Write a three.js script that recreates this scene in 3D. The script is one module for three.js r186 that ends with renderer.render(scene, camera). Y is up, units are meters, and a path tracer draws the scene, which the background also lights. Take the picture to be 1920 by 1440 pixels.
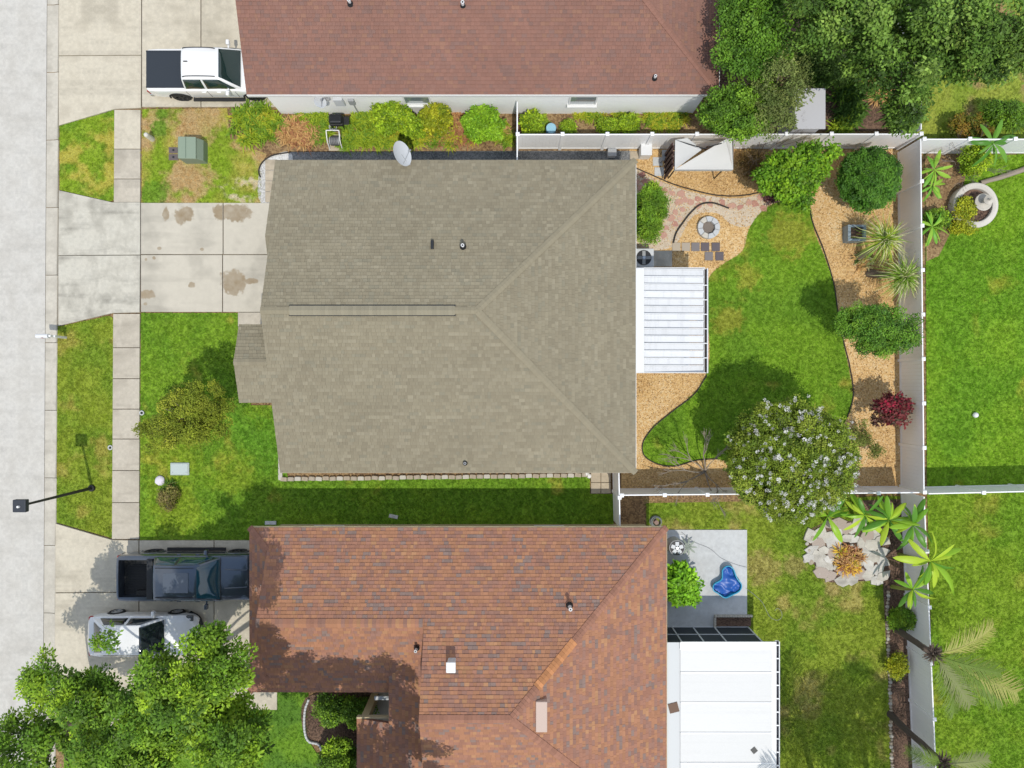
import * as THREE from 'three';
import { mergeGeometries, toCreasedNormals } from 'three/addons/utils/BufferGeometryUtils.js';
import { RoundedBoxGeometry } from 'three/addons/geometries/RoundedBoxGeometry.js';
import { Brush, Evaluator, SUBTRACTION } from 'three-bvh-csg';

// ---------- camera, sky, sun, exposure
const H = 31.7, F = 1331;                       // flying height in metres, focal length in photo pixels
const scene = new THREE.Scene();
const camera = new THREE.PerspectiveCamera(2 * Math.atan(720 / F) * 180 / Math.PI, 4 / 3, 0.5, 900);
camera.position.set(0, H, 0); camera.up.set(0, 0, -1); camera.lookAt(0, 0, 0);
const sunDir = new THREE.Vector3(0.104, 1, 0.465).normalize();
function rng(seed) { let a = seed >>> 0; return () => { a = (a + 0x6D2B79F5) | 0; let t = Math.imul(a ^ (a >>> 15), 1 | a); t = (t + Math.imul(t ^ (t >>> 7), 61 | t)) ^ t; return ((t ^ (t >>> 14)) >>> 0) / 4294967296; }; }
const hash = (x, y, s = 0) => { let h = Math.imul(x | 0, 374761393) + Math.imul(y | 0, 668265263) + Math.imul(s | 0, 974711); h = Math.imul(h ^ (h >>> 13), 1274126177); return ((h ^ (h >>> 16)) >>> 0) / 4294967296; };
function vnoise(x, y, s = 0) { const i = Math.floor(x), j = Math.floor(y), f = x - i, g = y - j, u = f * f * (3 - 2 * f), v = g * g * (3 - 2 * g); const a = hash(i, j, s), b = hash(i + 1, j, s), c = hash(i, j + 1, s), d = hash(i + 1, j + 1, s); return a + (b - a) * u + (c - a) * v + (a - b - c + d) * u * v; }
function fbm(x, y, o = 4, s = 0) { let t = 0, a = 0.5, n = 0; for (let k = 0; k < o; k++) { t += a * vnoise(x, y, s + k * 17); n += a; a *= 0.5; x *= 2.03; y *= 2.03; } return t / n; }
const clamp = (v, a = 0, b = 1) => Math.min(b, Math.max(a, v)), lerp = (a, b, t) => a + (b - a) * t, sst = (a, b, v) => { const t = clamp((v - a) / (b - a)); return t * t * (3 - 2 * t); };
const mix3 = (a, b, t) => [lerp(a[0], b[0], t), lerp(a[1], b[1], t), lerp(a[2], b[2], t)];
const SKYK = 1.12;
// a computed summer sky: pale blue with broken white cloud
{ const w = 512, h = 256, d = new Float32Array(w * h * 4); for (let j = 0; j < h; j++) for (let i = 0; i < w; i++) { const el = ((j + 0.5) / h - 0.5) * Math.PI, az = ((i + 0.5) / w - 0.5) * 2 * Math.PI, y = Math.max(Math.sin(el), 0.0), t = Math.pow(y, 0.5), q = 1 / (y + 0.16), X = Math.cos(az) * Math.cos(el) * q, Z = Math.sin(az) * Math.cos(el) * q, c = 0.75 * sst(0.47, 0.66, fbm(X * 1.5 + 7, Z * 1.5 + 3, 5, 200)) * sst(0, 0.08, y); const b = [lerp(0.66, 0.26, t), lerp(0.7, 0.37, t), lerp(0.73, 0.57, t)], k = (j * w + i) * 4; for (let n = 0; n < 3; n++) d[k + n] = SKYK * lerp(b[n], [0.9, 0.9, 0.91][n], c); d[k + 3] = 1; }
  const t = new THREE.DataTexture(d, w, h, THREE.RGBAFormat, THREE.FloatType); t.mapping = THREE.EquirectangularReflectionMapping; t.magFilter = t.minFilter = THREE.LinearFilter; t.needsUpdate = true; scene.background = t; scene.environment = t; }
const sun = new THREE.DirectionalLight(new THREE.Color(1, 0.95, 0.85), 2.65);
sun.position.copy(sunDir).multiplyScalar(90); sun.target.position.set(0, 0, 0);
sun.castShadow = true; sun.shadow.mapSize.set(4096, 4096);
Object.assign(sun.shadow.camera, { left: -34, right: 34, top: 34, bottom: -34, near: 10, far: 200 });
sun.name = 'sun_light'; scene.add(sun, sun.target);
const renderer = new THREE.WebGLRenderer({ antialias: true });
renderer.toneMapping = THREE.LinearToneMapping; renderer.toneMappingExposure = 1.1;
renderer.shadowMap.enabled = true;

// ---------- helpers
const mul3 = (a, k) => [a[0] * k, a[1] * k, a[2] * k];
const G = (px, py, h = 0) => [(px - 960) * (H - h) / F, (py - 720) * (H - h) / F];   // photo pixel at height h -> world x, z
const GP = pts => pts.map(p => G(p[0], p[1]));
const used = {};
function numbered(n) { if (!(n in used)) { used[n] = 0; return n; } used[n]++; return n + '_' + String(used[n]).padStart(3, '0'); }
function shadows(o) { o.castShadow = o.receiveShadow = true; return o; }
function tag(o, label, category, group, kind) { o.userData.label = label; if (category) o.userData.category = category; if (group) o.userData.group = group; if (kind) o.userData.kind = kind; return o; }
function thing(name, label, category, [x, z] = [0, 0], turn = 0, group, y = 0) { const o = new THREE.Group(); o.name = numbered(name); o.position.set(x, y, z); o.rotation.y = turn; scene.add(o); return tag(o, label, category, group); }
function add(parent, name, geo, mat) { if (Array.isArray(geo)) geo = join(geo); const m = shadows(new THREE.Mesh(geo, mat)); m.name = parent === scene ? numbered(name) : name; parent.add(m); return m; }
function off(p) { const v = new THREE.Vector3(); for (; p && p !== scene; p = p.parent) v.add(p.position); return v; }
function addW(parent, name, geo, mat) { if (Array.isArray(geo)) geo = join(geo); const o = off(parent); geo.translate(-o.x, -o.y, -o.z); return add(parent, name, geo, mat); }   // geometry given in world metres
function join(list) { const l = list.map(g => { g = g.index ? g.toNonIndexed() : g; if (!g.attributes.uv) g.setAttribute('uv', new THREE.BufferAttribute(new Float32Array(g.attributes.position.count * 2), 2)); if (!g.attributes.normal) g.computeVertexNormals(); return g; }); return l.length > 1 ? mergeGeometries(l) : l[0]; }
const box = (x0, y0, z0, x1, y1, z1) => new THREE.BoxGeometry(x1 - x0, y1 - y0, z1 - z0).translate((x0 + x1) / 2, (y0 + y1) / 2, (z0 + z1) / 2);
const rbox = (x0, y0, z0, x1, y1, z1, r = 0.02, s = 2) => new RoundedBoxGeometry(x1 - x0, y1 - y0, z1 - z0, s, r).translate((x0 + x1) / 2, (y0 + y1) / 2, (z0 + z1) / 2);
const cyl = (r0, r1, y0, y1, x = 0, z = 0, n = 16) => new THREE.CylinderGeometry(r1, r0, y1 - y0, n).translate(x, (y0 + y1) / 2, z);
function tube(pts, r, n = 6, seg) { const c = new THREE.CatmullRomCurve3(pts.map(p => new THREE.Vector3(...p))); return new THREE.TubeGeometry(c, seg || pts.length * 4, r, n); }
function taper(pts, r0, r1, n = 7, seg) {   // round limb that thins from r0 to r1
  const c = new THREE.CatmullRomCurve3(pts.map(p => new THREE.Vector3(...p))); seg = seg || Math.max(4, pts.length * 3);
  const g = new THREE.TubeGeometry(c, seg, 1, n), P = g.attributes.position, q = new THREE.Vector3(), v = new THREE.Vector3();
  for (let i = 0; i <= seg; i++) { c.getPointAt(i / seg, q); const r = lerp(r0, r1, i / seg); for (let j = 0; j <= n; j++) { const k = i * (n + 1) + j; v.fromBufferAttribute(P, k).sub(q).multiplyScalar(r * (0.92 + 0.16 * hash(i, j, 5))).add(q); P.setXYZ(k, v.x, v.y, v.z); } }
  g.computeVertexNormals(); return g;
}
function smooth(pts, n = 6, closed = true) { const c = new THREE.CatmullRomCurve3(pts.map(p => new THREE.Vector3(p[0], 0, p[1])), closed, 'centripetal'); return c.getPoints(pts.length * n).map(p => [p.x, p.z]).slice(0, closed ? -1 : undefined); }
const shapeOf = poly => new THREE.Shape(poly.map(p => new THREE.Vector2(p[0], -p[1])));
function flat(poly, y) { return new THREE.ShapeGeometry(shapeOf(poly)).rotateX(-Math.PI / 2).translate(0, y, 0); }
function slabGeo(poly, y0, y1, b = 0.008) { return new THREE.ExtrudeGeometry(shapeOf(poly), { depth: y1 - y0 - b, bevelEnabled: b > 0, bevelThickness: b, bevelSize: b, bevelOffset: -b, bevelSegments: 1 }).rotateX(-Math.PI / 2).translate(0, y0, 0); }
function inside(poly, x, z) { let c = false; for (let i = 0, j = poly.length - 1; i < poly.length; j = i++) { const [xi, zi] = poly[i], [xj, zj] = poly[j]; if ((zi > z) !== (zj > z) && x < (xj - xi) * (z - zi) / (zj - zi) + xi) c = !c; } return c; }
function bounds(poly) { const x = poly.map(p => p[0]), z = poly.map(p => p[1]); return [Math.min(...x), Math.min(...z), Math.max(...x), Math.max(...z)]; }
const rect = (x0, z0, x1, z1) => [[x0, z0], [x1, z0], [x1, z1], [x0, z1]];
const gr = (x0, y0, x1, y1) => GP([[x0, y0], [x1, y0], [x1, y1], [x0, y1]]);      // rectangle on the ground from photo pixels

// ---------- textures (uv in metres)
const toS = v => { v = clamp(v); return Math.round(255 * (v <= 0.0031308 ? 12.92 * v : 1.055 * Math.pow(v, 1 / 2.4) - 0.055)); };
function dataTex(w, h, fn, srgb = true) { const d = new Uint8Array(w * h * 4); for (let j = 0; j < h; j++) for (let i = 0; i < w; i++) { const c = fn(i, j), k = (j * w + i) * 4; if (srgb) { d[k] = toS(c[0]); d[k + 1] = toS(c[1]); d[k + 2] = toS(c[2]); } else d[k] = d[k + 1] = d[k + 2] = Math.round(255 * clamp(c)); d[k + 3] = 255; } const t = new THREE.DataTexture(d, w, h); if (srgb) t.colorSpace = THREE.SRGBColorSpace; t.wrapS = t.wrapT = THREE.RepeatWrapping; t.magFilter = THREE.LinearFilter; t.minFilter = THREE.LinearFilter; t.needsUpdate = true; return t; }
function tileTex(size, metres, fn, srgb = true) { const t = dataTex(size, size, (i, j) => fn(i / size * metres, j / size * metres, i, j), srgb); t.repeat.set(1 / metres, 1 / metres); t.wrapS = t.wrapT = THREE.MirroredRepeatWrapping; return t; }
function areaTex(w, h, [x0, z0, x1, z1], fn) { const t = dataTex(w, h, (i, j) => fn(lerp(x0, x1, (i + 0.5) / w), lerp(z1, z0, (j + 0.5) / h))); t.repeat.set(1 / (x1 - x0), 1 / (z1 - z0)); t.offset.set(-x0 / (x1 - x0), z1 / (z1 - z0)); t.wrapS = t.wrapT = THREE.ClampToEdgeWrapping; return t; }   // fitted to a ground rectangle
const C = (r, g, b) => new THREE.Color().setRGB(r, g, b);
const std = (c, roughness = 0.8, o = {}) => new THREE.MeshStandardMaterial({ color: Array.isArray(c) ? C(...c) : c, roughness, ...o });
const phy = (c, roughness, o = {}) => new THREE.MeshPhysicalMaterial({ color: C(...c), roughness, ...o });
const grainBump = tileTex(512, 2, (x, y, i, j) => 0.6 * hash(i, j, 3) + 0.4 * hash(i >> 1, j >> 1, 9), false);
function concrete(c, blot, seed, scale = 7) { return new THREE.MeshStandardMaterial({ roughness: 0.92, bumpMap: grainBump, bumpScale: 0.002, map: tileTex(512, scale, (x, y, i, j) => { const b = fbm(x * 1.6, y * 1.6, 6, seed), f = fbm(x * 9, y * 9, 3, seed + 5), s = fbm(x * 0.6 + 9, y * 4.2, 5, seed + 8); let k = 1 - blot * 0.7 * sst(0.4, 0.8, b) * (0.5 + f) - blot * 0.5 * sst(0.45, 0.8, s) + 0.22 * (f - 0.5) + 0.12 * (hash(i, j, seed) - 0.5) - 0.2 * blot * sst(0.62, 0.7, fbm(x * 2.3, y * 2.3, 5, seed + 30)); return [c[0] * k, c[1] * k * (1 - 0.02 * b), c[2] * k * (1 - 0.05 * b)]; }) }); }
function granular(cols, cell, metres, seed, bump = 0.02) {   // loose stones, chips or mulch
  const N = 1024, pick = (x, y) => { const i = Math.floor(x / cell), j = Math.floor(y / cell); let bd = 9, b = 0, b2 = 9; for (let a = -1; a <= 1; a++) for (let d = -1; d <= 1; d++) { const px = (i + a + hash(i + a, j + d, seed)) * cell, py = (j + d + hash(i + a, j + d, seed + 1)) * cell, q = Math.hypot(px - x, py - y); if (q < bd) { b2 = bd; bd = q; b = hash(i + a, j + d, seed + 2); } else if (q < b2) b2 = q; } return [b, (b2 - bd) / cell]; };
  return new THREE.MeshStandardMaterial({ roughness: 0.95, bumpScale: bump, bumpMap: tileTex(512, metres, (x, y) => { const p = pick(x, y); return clamp(p[1] * 1.6) * (0.6 + 0.4 * p[0]); }, false), map: tileTex(N, metres, (x, y) => { const p = pick(x, y), b = fbm(x * 0.9, y * 0.9, 3, seed + 7); const t = clamp(p[0] * 0.8 + (b - 0.5) * 0.7 + 0.1), n = cols.length - 1, q = Math.min(n - 1, Math.floor(t * n)); return mix3(cols[q], cols[q + 1], t * n - q); }) });
}
const MT = {
  road: concrete([0.525, 0.508, 0.472], 0.12, 11, 9), kerb: concrete([0.53, 0.497, 0.43], 0.2, 21, 6), walk: concrete([0.49, 0.445, 0.37], 0.26, 31, 8), apron: concrete([0.52, 0.497, 0.43], 0.42, 41, 8), drive: concrete([0.55, 0.502, 0.405], 0.22, 51, 9), pad: concrete([0.53, 0.545, 0.555], 0.1, 61, 6), paver: concrete([0.5, 0.43, 0.33], 0.25, 71, 4), rock: concrete([0.55, 0.52, 0.46], 0.4, 75, 3),
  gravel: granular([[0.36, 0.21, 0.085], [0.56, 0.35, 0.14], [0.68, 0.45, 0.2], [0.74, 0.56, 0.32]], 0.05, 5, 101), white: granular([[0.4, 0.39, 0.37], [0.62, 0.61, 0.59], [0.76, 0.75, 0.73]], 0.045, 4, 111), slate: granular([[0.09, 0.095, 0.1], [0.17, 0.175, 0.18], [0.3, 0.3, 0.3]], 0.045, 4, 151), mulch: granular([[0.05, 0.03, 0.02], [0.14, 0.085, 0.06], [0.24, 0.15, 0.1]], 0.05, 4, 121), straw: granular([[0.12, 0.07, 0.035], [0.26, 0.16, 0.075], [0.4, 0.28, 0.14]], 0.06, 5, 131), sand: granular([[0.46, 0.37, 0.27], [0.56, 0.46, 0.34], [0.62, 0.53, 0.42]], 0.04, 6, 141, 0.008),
  vinyl: phy([0.88, 0.885, 0.895], 0.42), vinylDull: phy([0.84, 0.845, 0.85], 0.5), whitePaint: std([0.74, 0.74, 0.73], 0.5), whiteMetal: phy([0.7, 0.705, 0.71], 0.4), stucco: std([0.9, 0.9, 0.89], 0.9, { bumpMap: grainBump, bumpScale: 0.004 }), tanStucco: std([0.55, 0.46, 0.29], 0.9, { bumpMap: grainBump, bumpScale: 0.004 }), beige: std([0.62, 0.55, 0.43], 0.9, { bumpMap: grainBump, bumpScale: 0.004 }),
  black: std([0.016, 0.016, 0.018], 0.55), darkMetal: std([0.025, 0.027, 0.03], 0.45, { metalness: 0.4 }), rubber: std([0.02, 0.02, 0.02], 0.85), steel: std([0.5, 0.51, 0.52], 0.35, { metalness: 0.8 }), grey: std([0.32, 0.33, 0.34], 0.6), paleGrey: std([0.58, 0.6, 0.62], 0.5), glass: phy([0.015, 0.022, 0.025], 0.06, { clearcoat: 1, clearcoatRoughness: 0.03 }), pane: phy([0.2, 0.24, 0.26], 0.1, { clearcoat: 1 }), bark: std([0.16, 0.125, 0.095], 0.95, { bumpMap: grainBump, bumpScale: 0.02 }), deadWood: std([0.3, 0.25, 0.2], 0.95), brown: std([0.06, 0.028, 0.022], 0.8), wood: std([0.24, 0.13, 0.07], 0.8), edging: std([0.03, 0.024, 0.02], 0.7),
};
function grimy(c, rough, seed, amt = 0.3) { return new THREE.MeshPhysicalMaterial({ roughness: rough, map: tileTex(256, 3, (x, y, i, j) => { const s = sst(0.52, 0.78, fbm(x * 0.5, y * 9, 5, seed)), d = sst(0.66, 0.76, fbm(x * 6, y * 6, 4, seed + 4)), k = 1 - amt * 0.5 * s - amt * 0.3 * d + 0.05 * (hash(i, j, seed) - 0.5); return [c[0] * k, c[1] * k, c[2] * k]; }) }); }   // rain streaks and specks of dirt
const vcol = (rough = 0.9, o = {}) => new THREE.MeshStandardMaterial({ vertexColors: true, roughness: rough, ...o });
const leafMat = (rough = 0.6, tr = 0.35) => new THREE.MeshPhysicalMaterial({ color: C(1, 1, 1), roughness: rough, specularIntensity: 0.4, transmission: tr, thickness: 0, side: THREE.DoubleSide });
// ---------- the setting: ground, road, kerb, pavements, drives
function structure(name, geo, mat, label) { const m = add(scene, name, geo, mat); m.userData.kind = 'structure'; if (label) m.userData.label = label; return m; }
structure('ground', flat(rect(-300, -300, 300, 300), -0.03), MT.straw, 'bare brown soil under and between the planted plots');
structure('road', flat(GP([[-9000, -9000], [88, -9000], [88, 0], [84, 720], [80, 1440], [80, 9000], [-9000, 9000]]), 0.0), MT.road, 'pale concrete street along the front of the plots');
const kerbX0 = y => lerp(89, 81, y / 1440), kerbX1 = y => lerp(111.5, 104, y / 1440);
{ // rolled kerb cast in three metre lengths
  const kerb = thing('kerb', 'pale concrete gutter and rolled kerb between street and grass', null, G(100, 720)); kerb.userData.kind = 'structure';
  const js = []; for (let y = -243; y < 1700; y += 126.6) js.push(y + 0);
  js.forEach((y, i) => { const y1 = y + 125.6, p = [];
    const prof = [[0, 0.012], [0.55, 0.02], [0.8, 0.05], [1, 0.075]], v = [], idx = [], uv = [];
    for (const yy of [y, y1]) { const a = G(kerbX0(yy), yy), b = G(kerbX1(yy), yy); for (const [t, h] of prof) { v.push(lerp(a[0], b[0], t), h, a[1]); uv.push(lerp(a[0], b[0], t), -a[1] + i * 1.7); } v.push(b[0], -0.03, b[1]); uv.push(b[0], -a[1]); }
    for (let k = 0; k < 4; k++) idx.push(k, k + 5, k + 1, k + 1, k + 5, k + 6);
    const g = new THREE.BufferGeometry(); g.setAttribute('position', new THREE.Float32BufferAttribute(v, 3)); g.setAttribute('uv', new THREE.Float32BufferAttribute(uv, 2)); g.setIndex(idx); g.computeVertexNormals();
    addW(kerb, 'kerb_section', g, MT.kerb); });
}
function slabs(name, label, base, mat, polys, y1 = 0.05, part = 'slab') { const o = thing(name, label, null, base); o.userData.kind = 'structure'; polys.forEach((p, i) => { const g = slabGeo(p, -0.03, y1 + 0.003 * (hash(i, 3) - 0.5)), U = g.attributes.uv; for (let k = 0; k < U.count; k++) U.setXY(k, U.getX(k) + i * 0.37, U.getY(k) + i * 1.31); addW(o, part, g, Array.isArray(mat) ? mat[i % mat.length] : mat); }); return o; }
const walkX = y => [lerp(216.5, 211, y / 1000), lerp(265, 261.5, y / 1000)];
const walkSlab = (a, b) => GP([[walkX(a)[0], a + 0.6], [walkX(a)[1], a + 0.6], [walkX(b)[1], b - 0.6], [walkX(b)[0], b - 0.6]]);
slabs('sidewalk', 'concrete pavement slabs beside the dry front lawn and green box', G(240, 290), [MT.drive, MT.walk, MT.walk], [[206, 280], [280, 336], [336, 380]].map(p => walkSlab(...p)));
slabs('sidewalk', 'long run of concrete pavement slabs between grass strip and front lawn', G(240, 800), MT.walk, [[588, 652], [652, 710], [710, 767], [767, 823], [823, 882], [882, 942], [942, 1011]].map(p => walkSlab(...p)));
slabs('driveway_apron', 'mottled grey driveway apron of two slabs in front of the tan roofed house', G(190, 480), MT.apron, [GP([[112, 357.5], [212, 380], [264, 380], [264, 478], [111, 479]]), GP([[111, 480.2], [264, 479.2], [263, 586], [213, 587], [111, 611]])], 0.07);
// the main driveway carries brown stains where they lie in the photograph
const driveArea = [-16.7, -8.25, -10.0, -3.0], stains = [[346, 403, 19, 17], [412, 398, 12, 16], [441, 399, 36, 17], [440, 530, 27, 24], [470, 528, 14, 6], [279, 552, 17, 11], [361, 535, 8, 6], [300, 466, 4, 3], [380, 468, 4, 3], [275, 487, 3, 3], [290, 484, 4, 4], [312, 400, 7, 14], [274, 570, 4, 3]].map(([x, y, a, b]) => { const p = G(x, y); return [...p, a / 42, b / 42]; });
MT.drive2 = new THREE.MeshStandardMaterial({ roughness: 0.92, bumpMap: grainBump, bumpScale: 0.002, map: areaTex(1024, 800, driveArea, (x, z) => { const b = fbm(x * 0.8, z * 0.8, 4, 3), f = fbm(x * 6, z * 6, 3, 5), s = fbm(x * 0.5, z * 3, 3, 31); let k = 1 - 0.16 * sst(0.45, 0.7, b) - 0.1 * sst(0.5, 0.75, s) + 0.1 * (f - 0.5) + 0.07 * (hash(x * 90, z * 90) - 0.5), m = 0; for (const [sx, sz, a, c] of stains) { const d = Math.hypot((x - sx) / a, (z - sz) / c) + 0.9 * (fbm(x * 3.2 + sx, z * 3.2, 4, 77) - 0.5) + 0.35 * (fbm(x * 12, z * 12, 2, 78) - 0.5); m = Math.max(m, 1 - sst(0.72, 1.06, d)); } const c = [0.525 * k, 0.485 * k, 0.405 * k], st = mix3([0.26, 0.2, 0.125], [0.36, 0.295, 0.21], fbm(x * 2.2, z * 2.2, 3, 90)); return mix3(c, st, m * (0.55 + 0.75 * fbm(x * 4, z * 4, 4, 91))); }) });
{ const o = thing('driveway', 'stained concrete driveway of four slabs before the tan roofed house', null, G(380, 480)); o.userData.kind = 'structure'; for (const p of [gr(265.5, 381, 418.5, 477), gr(420, 381, 540, 477), gr(265.5, 478.5, 417.5, 585), gr(419, 478.5, 540, 585)]) addW(o, 'slab', slabGeo(p, -0.03, 0.06), MT.drive2); addW(o, 'walkway_slab', slabGeo(gr(447, 586, 540, 612), -0.03, 0.055), MT.walk); }
slabs('driveway_apron', 'cream driveway apron beside the white pickup', G(190, 120), MT.drive, [GP([[113, -200], [266, -200], [266, -30], [112.5, -30]]), GP([[112.5, -29], [266, -29], [266, 104], [112, 105]]), GP([[112, 106.5], [266, 105.5], [265.5, 203], [217, 205], [112, 236]])], 0.07);
slabs('driveway', 'cream concrete driveway under the white pickup', G(400, 120), MT.drive, [gr(267.5, -200, 377, 201), gr(378.5, -200, 560, 201)], 0.06);
slabs('driveway_apron', 'shaded driveway apron behind the black pickup', G(180, 1100), MT.drive, [GP([[105, 981], [211, 1012], [261, 1013], [261, 1109], [104.5, 1110]]), GP([[104.5, 1111.5], [261, 1110.5], [261, 1340], [150, 1345], [104, 1345]])], 0.07);
slabs('driveway', 'concrete driveway under the black pickup and the white car', G(360, 1150), MT.drive, [gr(262.5, 1013, 401.5, 1109), gr(403, 1013, 520, 1109), gr(262.5, 1110.5, 401.5, 1330), gr(403, 1110.5, 520, 1330)], 0.06);
slabs('sidewalk', 'pavement slabs under the big oak at the street corner', G(230, 1400), MT.walk, [gr(208, 1346, 258, 1400), gr(208, 1401, 258, 1460)], 0.05);

// ---------- lawns: a sheet of turf and real blades on it
const tuft = (() => { const r = rng(5), v = [], uv = []; for (let k = 0; k < 14; k++) { const a = r() * 6.28, d = Math.sqrt(r()) * 0.075, x = Math.cos(a) * d, z = Math.sin(a) * d, b = r() * 6.28, w = 0.006 + r() * 0.006, h = 0.028 + r() * 0.035, t = r() * 6.28, l = 0.015 + r() * 0.035; v.push(x - Math.cos(b) * w, 0, z - Math.sin(b) * w, x + Math.cos(b) * w, 0, z + Math.sin(b) * w, x + Math.cos(t) * l, h, z + Math.sin(t) * l); uv.push(0, 0, 1, 0, 0.5, 1); } const g = new THREE.BufferGeometry(); g.setAttribute('position', new THREE.Float32BufferAttribute(v, 3)); g.setAttribute('uv', new THREE.Float32BufferAttribute(uv, 2)); g.computeVertexNormals(); return g; })();
const grassMat = leafMat(0.75, 0.3);
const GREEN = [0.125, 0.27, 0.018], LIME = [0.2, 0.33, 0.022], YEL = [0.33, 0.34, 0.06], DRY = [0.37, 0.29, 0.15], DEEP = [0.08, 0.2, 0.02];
function lawn(label, poly, pal0, { dens = 190, holes = [], y = 0.01, seed = 1 } = {}) {
  const pal = (x, z) => { const c = pal0(x, z); return [c[0] * 1.42, c[1] * 1.26, c[2] * 1.1]; }, b = bounds(poly), W = b[2] - b[0], D = b[3] - b[1], n = 384;
  const map = areaTex(n, Math.max(64, Math.round(n * Math.min(3, D / W))), b, (x, z) => mul3(pal(x, z), 0.6 + 0.6 * hash(x * 40, z * 40, 2)));
  structure('lawn', flat(poly, y), new THREE.MeshStandardMaterial({ map, roughness: 1, bumpMap: grainBump, bumpScale: 0.02 }), label);
  const r = rng(seed * 977), M = [], col = [], cnt = Math.round(W * D * dens), m4 = new THREE.Matrix4(), q = new THREE.Quaternion(), up = new THREE.Vector3(0, 1, 0), e = new THREE.Vector3(), s = new THREE.Vector3();
  for (let k = 0; k < cnt; k++) { const x = lerp(b[0] - 0.06, b[2] + 0.06, r()), z = lerp(b[1] - 0.06, b[3] + 0.06, r()), a = r() * 6.28, k1 = r(), k2 = r(); if (!inside(poly, x + (k1 - 0.5) * 0.13, z + (k2 - 0.5) * 0.13) || holes.some(h => inside(h, x, z))) continue; const c = pal(x, z); if (c[0] > 0.42 && k2 < 0.5) continue; q.setFromAxisAngle(up, a); const sc = 0.55 + 0.5 * k1; m4.compose(e.set(x, y, z), q, s.set(sc, sc * (0.7 + 0.5 * k2), sc)); M.push(m4.clone()); const j = 0.6 + 0.85 * k2 * k2 + 0.25 * k1; col.push(C(c[0] * j, c[1] * j, c[2] * j)); }
  const im = new THREE.InstancedMesh(tuft, grassMat, M.length); M.forEach((m, i) => { im.setMatrixAt(i, m); im.setColorAt(i, col[i]); }); shadows(im); im.name = numbered('grass'); tag(im, label.replace('lawn', 'grass blades'), 'grass', null, 'stuff'); scene.add(im);
}
const patchy = (a, b, sc, seed, lo = 0.35, hi = 0.65) => (x, z) => mix3(a, b, sst(lo, hi, fbm(x * sc, z * sc, 4, seed)));
const patch3 = (a, b, c, sc, seed, lo = 0.55, hi = 0.75) => { const p = patchy(a, b, sc, seed); return (x, z) => mix3(p(x, z), c, sst(lo, hi, fbm(x * sc * 1.3 + 20, z * sc * 1.3, 4, seed + 50))); };
const spot = (x, z, px, py, r) => { const p = G(px, py); return 1 - sst(0.5, 1.1, Math.hypot(x - p[0], z - p[1]) / (r / 42) + 0.6 * (fbm(x * 1.5, z * 1.5, 3, 8) - 0.5) + 0.9 * (fbm(x * 6, z * 6, 3, 9) - 0.5)); };
lawn('small green lawn strip between kerb and pavement near the green box', GP([[112.5, 236], [214, 207], [215, 374], [207, 378], [112, 356]]), patch3(GREEN, LIME, YEL, 0.9, 3), { seed: 1 });
lawn('long yellow green lawn strip between kerb and pavement by the street lamp', GP([[108.5, 613], [205, 592], [212.5, 597], [211, 1009], [105.5, 979]]), patch3([0.15, 0.26, 0.02], [0.2, 0.29, 0.026], [0.28, 0.3, 0.06], 0.8, 7), { seed: 2 });
{ const base = patch3(LIME, [0.34, 0.33, 0.08], DRY, 0.75, 13, 0.5, 0.68);
  lawn('dry straw patched lawn around the green utility box', GP([[267, 205], [426, 203], [432, 262], [500, 289], [487, 320], [489, 381], [266, 380]]), (x, z) => { let c = base(x, z); c = mix3(c, DRY, 0.8 * Math.max(spot(x, z, 300, 225, 30), spot(x, z, 370, 225, 55), spot(x, z, 360, 330, 45))); c = mix3(c, GREEN, 0.9 * Math.max(spot(x, z, 290, 365, 35), spot(x, z, 305, 215, 16), spot(x, z, 300, 240, 18))); return mix3(c, [0.5, 0.47, 0.4], 0.8 * Math.max(spot(x, z, 450, 358, 26), spot(x, z, 425, 345, 12), spot(x, z, 475, 345, 14)) * sst(0.38, 0.6, fbm(x * 3, z * 3, 3, 19))); }, { seed: 3, holes: [gr(345, 262, 395, 310)] }); }
lawn('bright green front lawn under the small yellowish tree', GP([[264.5, 587], [446, 587], [446, 612], [470, 612], [470, 760], [520, 760], [540, 899], [1106, 893], [1106, 926], [1150, 926], [1150, 990], [470, 990], [470, 1012], [262.5, 1012]]), (() => { const p = patch3(GREEN, [0.155, 0.3, 0.02], YEL, 0.8, 23, 0.66, 0.9); return (x, z) => { let c = p(x, z); c = mix3(c, [0.11, 0.3, 0.025], 0.6 * spot(x, z, 480, 830, 70)); c = mix3(c, [0.28, 0.36, 0.028], 0.35 * Math.max(spot(x, z, 310, 850, 70), spot(x, z, 440, 880, 50), spot(x, z, 330, 960, 60))); return c; }; })(), { seed: 4 });
const backLawn = smooth(GP([[1428, 397], [1405, 428], [1392, 470], [1352, 498], [1330, 520], [1328, 600], [1328, 690], [1300, 740], [1257, 774], [1222, 806], [1206, 832], [1208, 852], [1228, 867], [1262, 873], [1305, 862], [1345, 860], [1420, 885], [1520, 850], [1585, 790], [1598, 745], [1591, 690], [1578, 630], [1569, 570], [1562, 530], [1545, 480], [1526, 432], [1519, 392], [1500, 375], [1455, 380]]), 5);
structure('gravel_bed', flat(GP([[1180, 280], [1682, 280], [1690, 920], [1165, 920], [1165, 600]]), 0.0), MT.gravel, 'tan gravel bed filling the fenced back garden');
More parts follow.
